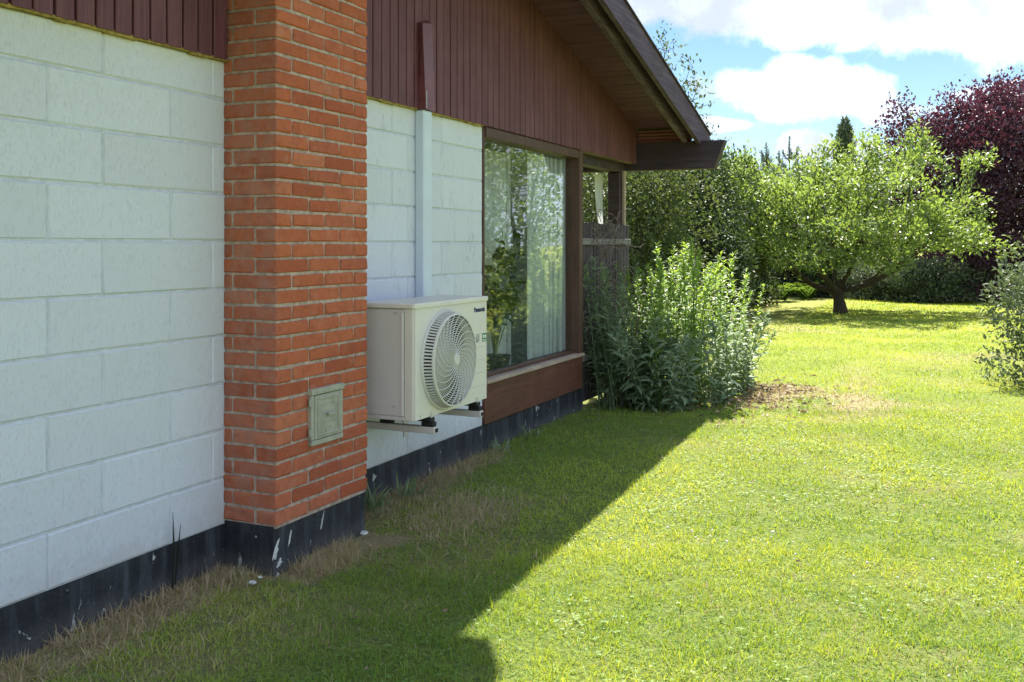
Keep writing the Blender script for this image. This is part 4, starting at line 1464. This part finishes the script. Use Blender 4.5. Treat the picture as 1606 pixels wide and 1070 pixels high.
def sprigs(tips, dirs, per, spread, L, ratio, upb=0.35, jitter=0.5):
    n = len(tips) * per
    P = np.repeat(tips, per, 0) + rng.normal(size=(n, 3)) * spread
    D = np.repeat(dirs, per, 0) * 0.8 + rng.normal(size=(n, 3)) * jitter + np.array([0, 0, upb])
    Nn = np.array([0, 0, 1.0]) + rng.normal(size=(n, 3)) * .55
    Ls = L * rng.uniform(.6, 1.25, n)
    return P, D, Nn, Ls, Ls * ratio * rng.uniform(.8, 1.2, n)


def tree(name, label, base, trunk_h, attr, leafmat, per=9, spread=0.11, L=0.085, ratio=0.5, step=0.18, kill=0.28, tipr=0.006, maxr=0.14,
         minr=0.006, upb=0.35, group=None, barkmat=None, cat='tree', leaf_r=0.02, jitter=.5, lean=(0, 0), infl=1.2, skip=0.0, limbs=()):
    root = thing(name, label, cat, tuple(base), group)
    N, par = colonise(base, trunk_h, attr, step, infl, kill, lean=lean, limbs=limbs)
    kids, R = tree_wood(N, par, tipr, 2.35, maxr)
    mb = MB(); wood_mesh(mb, N, kids, R, 8, minr)
    # root flare
    mb.tube([np.array(base) + np.array([0, 0, -.06]), np.array(base) + np.array([0, 0, .05]), N[1]], [R[0] * 1.45, R[0] * 1.2, R[0]], 10, False)
    mb.build('trunk', barkmat or M['bark'], root, tuple(base), True)
    par = np.array(par)
    idx = np.where((R <= leaf_r) & (par >= 0))[0]
    if skip: idx = idx[rng.random(len(idx)) > skip]
    dirs = N[idx] - N[par[idx]]; dirs /= np.linalg.norm(dirs, axis=1, keepdims=True) + 1e-9
    P, D, Nn, Ls, Ws = sprigs(N[idx], dirs, per, spread, L, ratio, upb, jitter)
    V, T, k = leaf_tris(P, D, Nn, Ls, Ws, .22, .12, 1)
    cl = np.repeat(rng.random(len(idx)), per)
    tint = np.clip(.45 * cl + .55 * rng.random(len(P)), 0, 1)
    me = np_mesh('crown', V - np.array(base), T, leafmat, np.repeat(tint, k))
    obj('crown', me, root, tuple(base))
    return root, len(P)


stats = []
# --- the fruit tree on the lawn
D0 = 20.7
fb_ = at(1318, 490, D0); fb_[2] = 0.0
lob = [(1320, 335, 175, 75, D0, 2.6), (1180, 325, 95, 50, D0 - .3, 1.6), (1465, 345, 75, 42, D0 - .2, 1.6), (1435, 240, 36, 48, D0 + .3, .7),
       (1330, 262, 90, 45, D0 + .3, 1.6), (1215, 385, 75, 40, D0 - 1.0, 1.2), (1455, 385, 90, 32, D0 - .7, 1.3), (1535, 345, 28, 30, D0 - .3, .6),
       (1462, 188, 20, 26, D0 + .2, .4), (1510, 258, 32, 20, D0, .4), (1110, 300, 34, 26, D0 - .4, .7), (1300, 400, 110, 24, D0 - 1.6, 1.0), (1135, 305, 60, 40, D0 - .2, 1.2), (1118, 340, 45, 38, D0 - .4, 1.2), (1180, 330, 80, 50, D0 - .3, 1.6), (1160, 270, 40, 26, D0, 1.0), (1250, 418, 30, 10, D0, .5), (1395, 418, 36, 10, D0, .5), (1300, 228, 22, 14, D0, .4), (1420, 195, 24, 26, D0 + .2, .4)]
A = in_lobes(lob, 185)
A = np.repeat(A, 13, 0) + rng.normal(size=(len(A) * 13, 3)) * np.array([.26, .26, .13])
A = A[A[:, 2] > 0.80]
_, k = tree('fruit_tree', 'spreading bright green fruit tree with short trunk standing on the lawn', fb_, 0.42, A, M['leaf_apple'], per=23, spread=0.095, L=0.108, ratio=0.45,
            step=0.15, kill=0.21, tipr=0.009, maxr=0.15, minr=0.007, leaf_r=0.0185, lean=(-.05, 0), limbs=[at(1215, 398, D0 + .5), at(1262, 372, D0 - .9), at(1300, 350, D0 + .8), at(1352, 360, D0 - .6), at(1405, 402, D0 + .2), at(1450, 385, D0 - .8)])
stats.append(('fruit', k))

# --- purple-leaved tree at right
D1 = 27.0
lob = [(1560, 250, 110, 110, D1, 2.6), (1500, 340, 110, 80, D1, 2.4), (1640, 260, 130, 150, D1 + .5, 3), (1568, 165, 60, 48, D1, 1.6), (1460, 280, 60, 70, D1, 1.6), (1450, 370, 70, 50, D1, 1.4), (1560, 430, 100, 40, D1 - .5, 1.6), (1560, 370, 110, 80, D1 - 1, 2),
       (1400, 178, 22, 24, D1, .6), (1395, 215, 30, 26, D1, .8), (1450, 215, 50, 45, D1, 1.2), (1425, 250, 40, 40, D1, 1.2), (1500, 180, 40, 34, D1, 1.0), (1400, 300, 50, 60, D1 + .5, 1.2)]
A = in_lobes(lob, 2300)
b = at(1580, 470, D1); b[2] = 0
_, k = tree('purple_tree', 'tall dark purple-leaved tree at the right behind the fruit tree', b, 1.0, A, M['leaf_purple'], per=46, spread=0.19, L=0.112, ratio=0.62,
            step=0.22, kill=0.28, tipr=0.008, maxr=0.2, minr=0.010, leaf_r=0.02, infl=1.6)
stats.append(('purple', k))

# --- sparse tree peeping over the roof
D2 = 19.0
lob = [(1050, 85, 34, 40, D2, .8), (1075, 140, 40, 36, D2, .8), (1100, 165, 26, 40, D2, .7), (1035, 130, 60, 60, D2, 1.0), (1090, 95, 16, 24, D2, .4)]
A = in_lobes(lob, 120)
b = at(1030, 500, D2); b[2] = 0
_, k = tree('sparse_tree', 'thin sparse-leaved tree showing above the roof slope', b, 2.6, A, M['leaf_mid'], per=13, spread=0.10, L=0.085, ratio=.55,
            step=0.18, kill=0.26, tipr=0.006, maxr=0.08, minr=0.004, leaf_r=0.012, infl=1.5, skip=0.1)
stats.append(('sparse', k))


# --- shrubs and hedge trees built as leafy masses on a lumpy body
def shrub(name, label, c, rx, ry, rz, leafmat, n, L=0.10, ratio=0.5, group=None, lumps=14, flat=0.0, cat='shrub', seed=0, rot=0.0):
    r_ = np.random.default_rng(seed + 100)
    c = np.array(c, float)
    root = thing(name, label, cat, (c[0], c[1], 0), group)
    # limbs
    mb = MB()
    lc = []
    for i in range(lumps):
        u = r_.normal(size=3); u /= np.linalg.norm(u); u[2] = abs(u[2]) * 1.0 if r_.random() < .7 else u[2]
        s = r_.uniform(.45, .80)
        lc.append((u * s, r_.uniform(.30, .50)))
        p = c + np.array([u[0] * rx * s * .9, u[1] * ry * s * .9, u[2] * rz * s * .9])
        b = np.array([c[0] + r_.normal() * .08, c[1] + r_.normal() * .08, 0.0])
        mb.tube([b, b * .55 + p * .45 + np.array([0, 0, .15 * rz]), p], [0.035 + .01 * rz, 0.025, 0.008], 5, False)
    for q in range(7):
        lc.append((np.array([.55 * cos(q * .9 + seed), .55 * sin(q * .9 + seed), -.62]), .48))
    lc.append((np.zeros(3), 0.62)); lc.append((np.array([0, 0, -.45]), .6))
    mb.build('trunk', M['bark'], root, (c[0], c[1], 0))
    w = np.array([q[1] ** 2 for q in lc]); w /= w.sum()
    P, Nn = [], []
    for (u, s), k in zip(lc, r_.multinomial(n, w)):
        v = r_.normal(size=(k, 3)); v /= np.linalg.norm(v, axis=1, keepdims=True)
        rr = (r_.uniform(.62, 1.06, k))[:, None] * (1 + .12 * np.sin(v[:, :1] * 7 + s * 40) * np.sin(v[:, 2:] * 9))
        P.append(u + v * s * rr); Nn.append(v)
    P = np.concatenate(P); Nn = np.concatenate(Nn)
    ca, sa = cos(rot), sin(rot)
    Q = P * np.array([rx, ry, rz])
    Q = np.stack([Q[:, 0] * ca - Q[:, 1] * sa, Q[:, 0] * sa + Q[:, 1] * ca, Q[:, 2]], 1)
    W_ = c + Q
    keep = W_[:, 2] > 0.03
    W_, Nn = W_[keep], Nn[keep]
    m = len(W_)
    D = Nn * .6 + r_.normal(size=(m, 3)) * .6 + np.array([0, 0, .15])
    nn = Nn * .5 + np.array([0, 0, .8]) + r_.normal(size=(m, 3)) * .5
    Ls = L * r_.uniform(.6, 1.3, m)
    V, T, k = leaf_tris(W_, D, nn, Ls, Ls * ratio, .2, .12, 1)
    tn = np.clip(.5 * r_.random(m) + .5 * (np.sin(W_[:, 0] * 2.3 + seed) * np.sin(W_[:, 2] * 2.9 + seed) * .5 + .5), 0, 1)
    obj('crown', np_mesh('crown', V - np.array([c[0], c[1], 0]), T, leafmat, np.repeat(tn, k)), root, (c[0], c[1], 0))
    return root


def sh(px, py, d, rx, rz, ry=None):
    p = at(px, py, d)
    return (p[0], p[1], p[2])


GRP = 'shrubs and hedge trees along the far edge of the lawn'
rows = [  # px, py centre, d, rx, ry, rz, mat, n, L, ratio, label
    (985, 350, 15.5, 1.3, 1.2, 1.55, 'leaf_mid', 12000, .085, .5, 'olive shrub with mottled leaves seen under the porch roof'),
    (1050, 335, 18.0, 1.5, 1.3, 1.75, 'leaf_dark', 13000, .095, .5, 'dark tall shrub below the eave beam right of the porch post'),
    (1125, 335, 21.5, 1.2, 1.2, 1.25, 'leaf_mid', 13000, .10, .5, 'green tall shrub beside the tip of the eave beam'),
    (1100, 410, 17.0, 1.0, 0.9, 1.0, 'leaf_dark', 9000, .085, .5, 'low dark shrub rising behind the bright perennials'),
    (890, 360, 19.0, 1.8, 1.5, 2.0, 'leaf_mid', 10000, .10, .5, 'green shrub visible through the porch opening'),
    (1210, 375, 27.5, 1.9, 1.4, 1.65, 'leaf_dark', 12000, .11, .5, 'dark hedge tree behind the left of the fruit tree, under the pines'),
    (1300, 365, 28.0, 2.2, 1.5, 1.75, 'leaf_dark', 12000, .11, .5, 'dark hedge tree behind the trunk of the fruit tree'),
    (1160, 420, 23.5, 1.0, 0.9, 0.9, 'leaf_dark', 8000, .09, .5, 'dark rounded bush at the left end of the lawn edge'),
    (1380, 448, 25.5, 1.4, 1.0, .75, 'leaf_grey', 10000, .10, .4, 'grey-green hedge bush right of the fruit tree trunk'),
    (1460, 446, 24.6, 1.3, 1.0, .72, 'leaf_grey', 10000, .10, .4, 'grey-green hedge bush beneath the purple tree'),
    (1555, 430, 24.6, 1.5, 1.0, 1.0, 'leaf_purple', 10000, .10, .55, 'purple-leaved low bush at the far right end of the lawn edge'),
    (1290, 440, 27.0, 1.2, .8, .9, 'leaf_dark', 6000, .10, .5, 'low dark bush straight behind the fruit tree trunk'),
]
for i, (px, py, d, rx, ry, rz, mt, n, L, ra, lab) in enumerate(rows):
    shrub('shrub', lab, sh(px, py, d, rx, rz), rx, ry, rz, M[mt], int(n * 1.7), L * .85, ra, GRP, seed=i)
# right foreground shrub
p = at(1672, 505, 9.9)
shrub('shrub', 'glossy green shrub cut by the right edge of the photo, standing on the lawn', (p[0], p[1], 0.66), 0.82, .75, 0.88, M['leaf_grey'], 9000, .060, .5, None, 16, seed=40)
# trees further right along the boundary, mirrored in the window
for i, (x, y, rx, rz, mt, lab) in enumerate(((3.4, 17.5, 1.5, 2.2, 'leaf_mid', 'leafy boundary tree right of the lawn, mirrored in the window'),
                                            (6.2, 19.5, 2.0, 2.9, 'leaf_apple', 'tall yellow-green boundary tree mirrored high in the window'),
                                            (9.2, 22.5, 2.2, 3.2, 'leaf_mid', 'tall green boundary tree farthest right, mirrored at the left of the window'),
                                            (4.6, 24.0, 2.0, 3.0, 'leaf_apple', 'tall boundary tree beside the purple tree, mirrored in the window'))):
    shrub('boundary_tree', lab, (x, y, rz * .9), rx, rx, rz, M[mt], 9000, .13, .5, 'trees along the right boundary', cat='tree', seed=60 + i)


# --- ferns / light plants at lawn edge
FP_ = in_lobes([(1195, 440, 22, 14, 24.2, .3), (1240, 436, 30, 16, 25.0, .4), (1285, 440, 26, 14, 25.4, .4), (1170, 405, 18, 12, 22.8, .3)], 60)
for k, (px, d, lab) in enumerate(((1180, 23.6, 'light green fern at the left end of the lawn edge'), (1225, 24.6, 'light green fern between the bright perennials and the fruit tree'), (1265, 25.2, 'light green fern left of the fruit tree trunk'))):
    b = at(px, 0, d); b[2] = 0
    root = thing('fern', lab, 'fern', tuple(b), 'ferns along the lawn edge')
    P, D = [], []
    for f in range(26):
        a = random.uniform(0, 6.28); ln = random.uniform(.40, .70)
        for s in np.linspace(.1, 1, 16):
            r = ln * s * .75
            p = b + np.array([cos(a) * r, sin(a) * r, .95 * ln * (s - .55 * s * s) * 1.5])
            for sg in (-1, 1):
                P.append(p); D.append(np.array([-sin(a) * sg + cos(a) * .5, cos(a) * sg + sin(a) * .5, -.1]))
    P = np.array(P); D = np.array(D); n = len(P)
    V, T, kk = leaf_tris(P, D, np.array([[0, 0, 1.]]) + rng.normal(size=(n, 3)) * .2, np.full(n, .15) * rng.uniform(.6, 1.1, n), np.full(n, .055), .1, .15, 1)
    obj('frond', np_mesh('frond', V - b, T, M['leaf_fern'], np.repeat(rng.random(n), kk)), root, tuple(b))


# --- young pines far behind, and one dark cypress
def pine(px, top, d, label, wide=0.9):
    b = at(px, 0, d); b[2] = 0
    H = EYE + (385 - top) / 1550 * d
    root = thing('pine_tree', label, 'pine tree', tuple(b), 'young pines behind the hedge')
    mb = MB(); mb.tube([b, b + np.array([0, 0, H])], [0.09, 0.012], 6)
    P, D = [], []
    z = 0.8
    while z < H - .55:
        rem = H - z
        for q in range(5):
            a = random.uniform(0, 6.28); ln = min(wide, 0.16 + rem * .30) * random.uniform(.65, 1.1)
            s = b + np.array([0, 0, z])
            e = s + np.array([cos(a) * ln * .55, sin(a) * ln * .55, ln * .35]); e2 = e + np.array([cos(a) * ln * .25, sin(a) * ln * .25, ln * .75])
            mb.tube([s, e, e2], [.018, .012, .005], 4, False)
            for u in np.linspace(.2, 1.05, 12):
                p = s + (e - s) * u * 2 if u < .5 else e + (e2 - e) * (u * 2 - 1)
                d = (e - s) if u < .5 else (e2 - e)
                for w in range(6):
                    P.append(p + rng.normal(size=3) * .015); D.append(d / np.linalg.norm(d) * .7 + rng.normal(size=3) * .5)
        z += 0.36
    for u in np.linspace(H - .75, H + .12, 22):
        for w in range(6):
            P.append(b + np.array([0, 0, u])); D.append(rng.normal(size=3) * .45 + np.array([0, 0, .9]))
    mb.build('trunk', M['bark'], root, tuple(b))
    P = np.array(P); D = np.array(D); n = len(P)
    V, T, kk = leaf_tris(P, D, unit(n), rng.uniform(.09, .16, n), np.full(n, .024), .1, .05, 1)
    obj('crown', np_mesh('crown', V - b, T, M['needle'], np.repeat(rng.random(n), kk)), root, tuple(b))


for px, top, d, lab in ((1168, 236, 36, 'small young pine nearest the eave beam tip'), (1202, 232, 36, 'young pine second from the eave beam tip'),
                        (1238, 222, 35, 'tallest young pine with twin candle tips behind the fruit tree'), (1222, 244, 39, 'short young pine tucked behind its taller neighbours'),
                        (1268, 248, 40, 'low young pine right of the tallest one'), (1150, 250, 38, 'low young pine half hidden by the green shrub')):
    pine(px, top, d, lab)
b = at(1325, 0, 44); b[2] = 0
H = EYE + (385 - 188) / 1550 * 44
root = thing('cypress_tree', 'dark narrow cypress rising far behind the fruit tree', 'tree', tuple(b))
MB().tube([b, b + np.array([0, 0, H])], [.2, .02], 7).build('trunk', M['bark'], root, tuple(b))
n = 9000
zz = 1 - (1 - rng.random(n)) ** .62
aa = rng.uniform(0, 6.28, n)
rad = (0.92 * (1 - zz) ** .62 + .04) * (.80 + .25 * np.sin(aa * 5 + zz * 22)) * np.sqrt(rng.uniform(.35, 1, n))
P = b + np.stack([np.cos(aa) * rad, np.sin(aa) * rad, .6 + (H - .6) * zz], 1)
D = np.stack([np.cos(aa) * .6, np.sin(aa) * .6, np.full(n, .8)], 1) + rng.normal(size=(n, 3)) * .3
V, T, kk = leaf_tris(P, D, unit(n), rng.uniform(.15, .32, n), rng.uniform(.07, .12, n), .1, .05, 1)
obj('crown', np_mesh('crown', V - b, T, M['needle'], np.repeat(rng.random(n) * .7, kk)), root, tuple(b))

# ------------------------------------------------------------------ grass
def scatter(n, d0, d1, pad=180):
    d = np.sqrt(rng.uniform(d0 * d0, d1 * d1, n))
    px = rng.uniform(-pad, 1606 + pad * 3, n)
    lat = (px - 803) / 1550 * d
    x = FWD[0] * d + RGT[0] * lat; y = FWD[1] * d + RGT[1] * lat
    keep = x > house_line(y) + 0.0
    keep &= ~((y > 8.0) & (x < -2.9))
    return x[keep], y[keep], d[keep]


def blades(x, y, h, w, seg, lean=1.25):
    n = len(x)
    z = ground_z(x, y) - 0.004
    a = rng.uniform(0, 2 * pi, n); l = np.abs(rng.normal(size=n)) * lean
    dx, dy = np.cos(a), np.sin(a)
    f = rng.uniform(0, 2 * pi, n); sx, sy = np.cos(f) * w / 2, np.sin(f) * w / 2
    p = np.stack([x, y, z], 1); sv = np.stack([sx, sy, np.zeros(n)], 1)
    ln = np.stack([dx * l, dy * l, np.ones(n)], 1); ln /= np.linalg.norm(ln, axis=1, keepdims=True)
    tip = p + ln * h[:, None] + np.stack([dx, dy, -0.25 * np.ones(n)], 1) * (h * .35 * l)[:, None]
    tip[:, 2] = np.maximum(tip[:, 2], z + .006)
    if seg == 1:
        V = np.stack([p - sv, p + sv, tip], 1).reshape(-1, 3)
        return V, np.arange(3 * n).reshape(-1, 3), 3
    m = p + ln * (h * .55)[:, None]
    V = np.stack([p - sv, p + sv, m - sv * .8, m + sv * .8, tip], 1).reshape(-1, 3)
    i = np.arange(n)[:, None] * 5
    T = np.concatenate([i + np.array([[0, 1, 3]]), i + np.array([[0, 3, 2]]), i + np.array([[2, 3, 4]])], 1).reshape(-1, 3)
    return V, T, 5


Vs, Ts, tints, drys = [], [], [], []
off = 0
for (n, d0, d1, h, w, seg) in ((200000, 2.6, 4.6, .030, .0031, 2), (225000, 4.6, 8.2, .030, .0046, 2), (260000, 8.2, 16, .034, .009, 1), (225000, 16, 31, .040, .022, 1)):
    x, y, d = scatter(n, d0, d1)
    dr = dryness(x, y)
    cl = fbm(x * 5, y * 5, 3)
    keep = rng.random(len(x)) > np.maximum(np.clip(dr - .55, 0, 1) * 0.8, (1 - smooth(fbm(x * 13 + 50, y * 13, 2), .25, .45)) * .8 * (d < 9))
    x, y, dr, cl = x[keep], y[keep], dr[keep], cl[keep]
    tuft = fbm(x * 11 + 7, y * 11 + 2, 2)
    hh = h * (0.30 + 0.7 * cl + 0.7 * tuft ** 1.5) * rng.uniform(.5, 1.25, len(x)) * np.where(rng.random(len(x)) < .07, 1.8, 1.0)
    V, T, k = blades(x, y, hh, w * 1.08 * rng.uniform(.7, 1.4, len(x)), seg)
    isdry = (rng.random(len(x)) < dr * 0.85 + 0.03).astype(float) * rng.uniform(.55, 1, len(x))
    tt = np.clip((.05 + .95 * smooth(fbm(x * 1.1 + 30, y * 1.1, 5), .28, .72)) * .65 + .45 * (rng.random(len(x)) - .2), 0, 1)
    Vs.append(V); Ts.append(T + off); off += len(V)
    tints.append(np.repeat(tt, k)); drys.append(np.repeat(isdry, k))
me = np_mesh('grass', np.concatenate(Vs), np.concatenate(Ts), M['grass'], np.concatenate(tints), {'dry': np.concatenate(drys)})
tag(obj('grass', me), 'short mown grass with dry yellow patches covering the garden', 'grass', kind='stuff')

# long dry grass along the foot of the wall
Vs, Ts, off = [], [], 0
n = 15000
y = rng.uniform(1.5, 6.1, n); x = house_line(y) + np.abs(rng.normal(size=n)) * 0.10
y2 = rng.uniform(3.36, 4.14, 2500)
x2 = CX + np.abs(rng.normal(size=2500)) * 0.11
y3 = 3.39 - np.abs(rng.normal(size=900)) * .10; x3 = rng.uniform(WX, CX, 900)
xb = rng.normal(size=4500) * .17 - 2.36; yb_ = rng.normal(size=4500) * .30 + 4.55
x = np.concatenate([x, x2, x3, xb]); y = np.concatenate([y, y2, y3, yb_])
k_ = (x > house_line(y) + .003) & (rng.random(len(x)) < 1.15 - smooth(y, 5.0, 6.2)) & (fbm(x * 3, y * 3) > .33)
x, y = x[k_], y[k_]
V, T, k = blades(x, y, rng.uniform(.025, .085, len(x)), rng.uniform(.002, .0042, len(x)), 2, 2.6)
me = np_mesh('dry_grass', V, T, M['grass'], np.repeat(rng.random(len(x)), k), {'dry': np.repeat(np.where(rng.random(len(x)) < .86, 1.0, .2), k)})
tag(obj('dry_grass', me), 'strip of long withered brown grass along the black plinth', 'dry grass', kind='stuff')

# dead leaves and woodchip by the perennials
n = 620
x = rng.normal(size=n) * .29 + LITTER[0] - .05; y = rng.normal(size=n) * .62 + LITTER[1]
P = np.stack([x, y, ground_z(x, y) + rng.uniform(.01, .035, n)], 1)
D = rng.normal(size=(n, 3)); D[:, 2] *= .25
V, T, k = leaf_tris(P, D, np.array([[0, 0, 1.]]) + rng.normal(size=(n, 3)) * .45, rng.uniform(.03, .08, n), rng.uniform(.015, .03, n), .25, .25, 1)
tag(obj('leaf_litter', np_mesh('leaf_litter', V, T, M['leaf_dead'], np.repeat(rng.random(n), k))), 'scatter of brown dead leaves on bare soil beside the perennials', 'leaf litter', kind='stuff')

# small dead leaves and clover leaves scattered through the lawn
x, y, d = scatter(520, 2.8, 12, 60)
P = np.stack([x, y, ground_z(x, y) + rng.uniform(.015, .03, len(x))], 1)
D = rng.normal(size=(len(x), 3)); D[:, 2] *= .2
V, T, k = leaf_tris(P, D, np.array([[0, 0, 1.]]) + rng.normal(size=(len(x), 3)) * .5, rng.uniform(.012, .030, len(x)), rng.uniform(.008, .018, len(x)), .25, .25, 1)
tag(obj('fallen_leaves', np_mesh('fallen_leaves', V, T, M['leaf_dead'], np.repeat(rng.random(len(x)) * .5, k))), 'odd small brown fallen leaves lying in the mown lawn', 'fallen leaves', kind='stuff')
x, y, d = scatter(26000, 2.7, 8.0, 60)
k_ = (rng.random(len(x)) < .75 * smooth(fbm(x * 2.3 + 80, y * 2.3 + 11, 4), .47, .80)) & (dryness(x, y) < .5)
x, y = x[k_], y[k_]
P = np.repeat(np.stack([x, y, ground_z(x, y) + rng.uniform(.012, .026, len(x))], 1), 3, 0)
a = np.repeat(rng.uniform(0, 6.28, len(x)), 3) + np.tile([0, 2.09, 4.19], len(x))
D = np.stack([np.cos(a), np.sin(a), np.full(len(a), .15)], 1)
V, T, k = leaf_tris(P, D, np.array([[0, 0, 1.]]) + rng.normal(size=(len(P), 3)) * .2, np.repeat(rng.uniform(.006, .012, len(x)), 3), np.repeat(rng.uniform(.006, .011, len(x)), 3), .05, .1, 1)
tag(obj('clover_leaves', np_mesh('clover_leaves', V, T, M['leaf_clover'], np.repeat(rng.random(len(P)), k))), 'patches of small green clover leaves in the lawn', 'clover', kind='stuff')

# clover heads in the sunny grass
mb = MB()
cx, cy, cd = scatter(900, 3.0, 8.0, 50)
for x, y in zip(cx, cy):
    if x < -1.55 or fbm(np.array([x * 1.1 + 3]), np.array([y * 1.1]))[0] < .54: continue
    z = float(ground_z(np.array([x]), np.array([y]))[0]) + random.uniform(.03, .048)
    r = random.uniform(.004, .0075)
    v = []; n = 7
    for zz_, rr in ((-.6, .6), (0, 1), (.6, .65)):
        v += [(x + r * rr * cos(2 * pi * i / n), y + r * rr * sin(2 * pi * i / n), z + r * zz_) for i in range(n)]
    v.append((x, y, z + r * .9))
    f = [(j * n + i, j * n + (i + 1) % n, (j + 1) * n + (i + 1) % n, (j + 1) * n + i) for j in range(2) for i in range(n)] + [(2 * n + i, 2 * n + (i + 1) % n, 3 * n) for i in range(n)]
    mb.add(v, f)
tag(mb.build('clover_flowers', M['petal'], None, (0, 0, 0)), 'tiny white clover heads dotted over the sunlit lawn', 'clover', kind='stuff')


# weeds at the foot of the wall
def weed(x, y, n, hmax, label, mat='leaf_willow', grp='weeds at the foot of the house wall'):
    root = thing('weed', label, 'weed', (x, y, 0), grp)
    P = np.tile(np.array([x, y, 0.0]), (n, 1)) + rng.normal(size=(n, 3)) * np.array([.03, .04, 0])
    D = rng.normal(size=(n, 3)) * np.array([.55, .6, .2]) + np.array([.15, 0, 1.0])
    V, T, k = leaf_tris(P, D, unit(n), rng.uniform(.5, 1, n) * hmax, rng.uniform(.008, .016, n), .05, .12, 2)
    V[:, 0] = np.maximum(V[:, 0], WX + .004)
    obj('blade', np_mesh('blade', V - np.array([x, y, 0]), T, M[mat], np.repeat(rng.random(n), k)), root, (x, y, 0))


weed(-2.80, 4.42, 34, .20, 'pale weed tuft at the wall foot just past the brick chimney')
weed(-2.78, 4.75, 22, .17, 'pale weed tuft at the wall foot below the air conditioner')
weed(-2.82, 6.05, 16, .13, 'small weed tuft at the wall foot where the window panel begins')
weed(-2.80, 6.60, 16, .15, 'small weed tuft below the window panel')
gx, gy = WX + .012, 3.07
root = thing('grass_stalk', 'pair of dark grass stalks standing against the white wall left of the chimney', 'grass stalk', (gx, gy, 0))
MB().tube([(gx, gy, 0), (gx + .01, gy - .005, .2), (gx + .012, gy - .012, .33)], [.003, .004, .001], 5).tube([(gx, gy + .01, 0), (gx + .01, gy + .02, .18), (gx + .012, gy + .032, .27)], [.003, .0035, .001], 5).build('stalk', M['leaf_house'], root, (gx, gy, 0))

# small white stones by the chimney foot
for i, (px, py, r, lab) in enumerate(((396, 916, .016, 'larger white stone chip in the dry grass in front of the chimney foot'), (408, 908, .010, 'smaller white stone chip close to the chimney plinth'),
                                      (570, 838, .020, 'pale stone at the far corner of the chimney plinth'))):
    d = 1550 * 1.385 / (py - 385)
    p = at(px, py, d)
    v, f = [], []
    n = 8
    for zz_, rr in ((-.5, .7), (0, 1), (.45, .6)):
        v += [(r * rr * cos(2 * pi * q / n) * random.uniform(.7, 1.4), r * rr * sin(2 * pi * q / n) * random.uniform(.7, 1.4), r * zz_ * .8) for q in range(n)]
    f = [(j * n + q, j * n + (q + 1) % n, (j + 1) * n + (q + 1) % n, (j + 1) * n + q) for j in range(2) for q in range(n)] + [tuple(range(2 * n, 3 * n)), tuple(range(n - 1, -1, -1))]
    tag(obj('stone', mesh('stone', v, f, M['stone']), None, (p[0], p[1], .022)), lab, 'stone', 'white stones by the chimney foot')

print('bricks', n_brick, stats, 'polys', sum(len(o.data.polygons) for o in bpy.data.objects if o.type == 'MESH'))
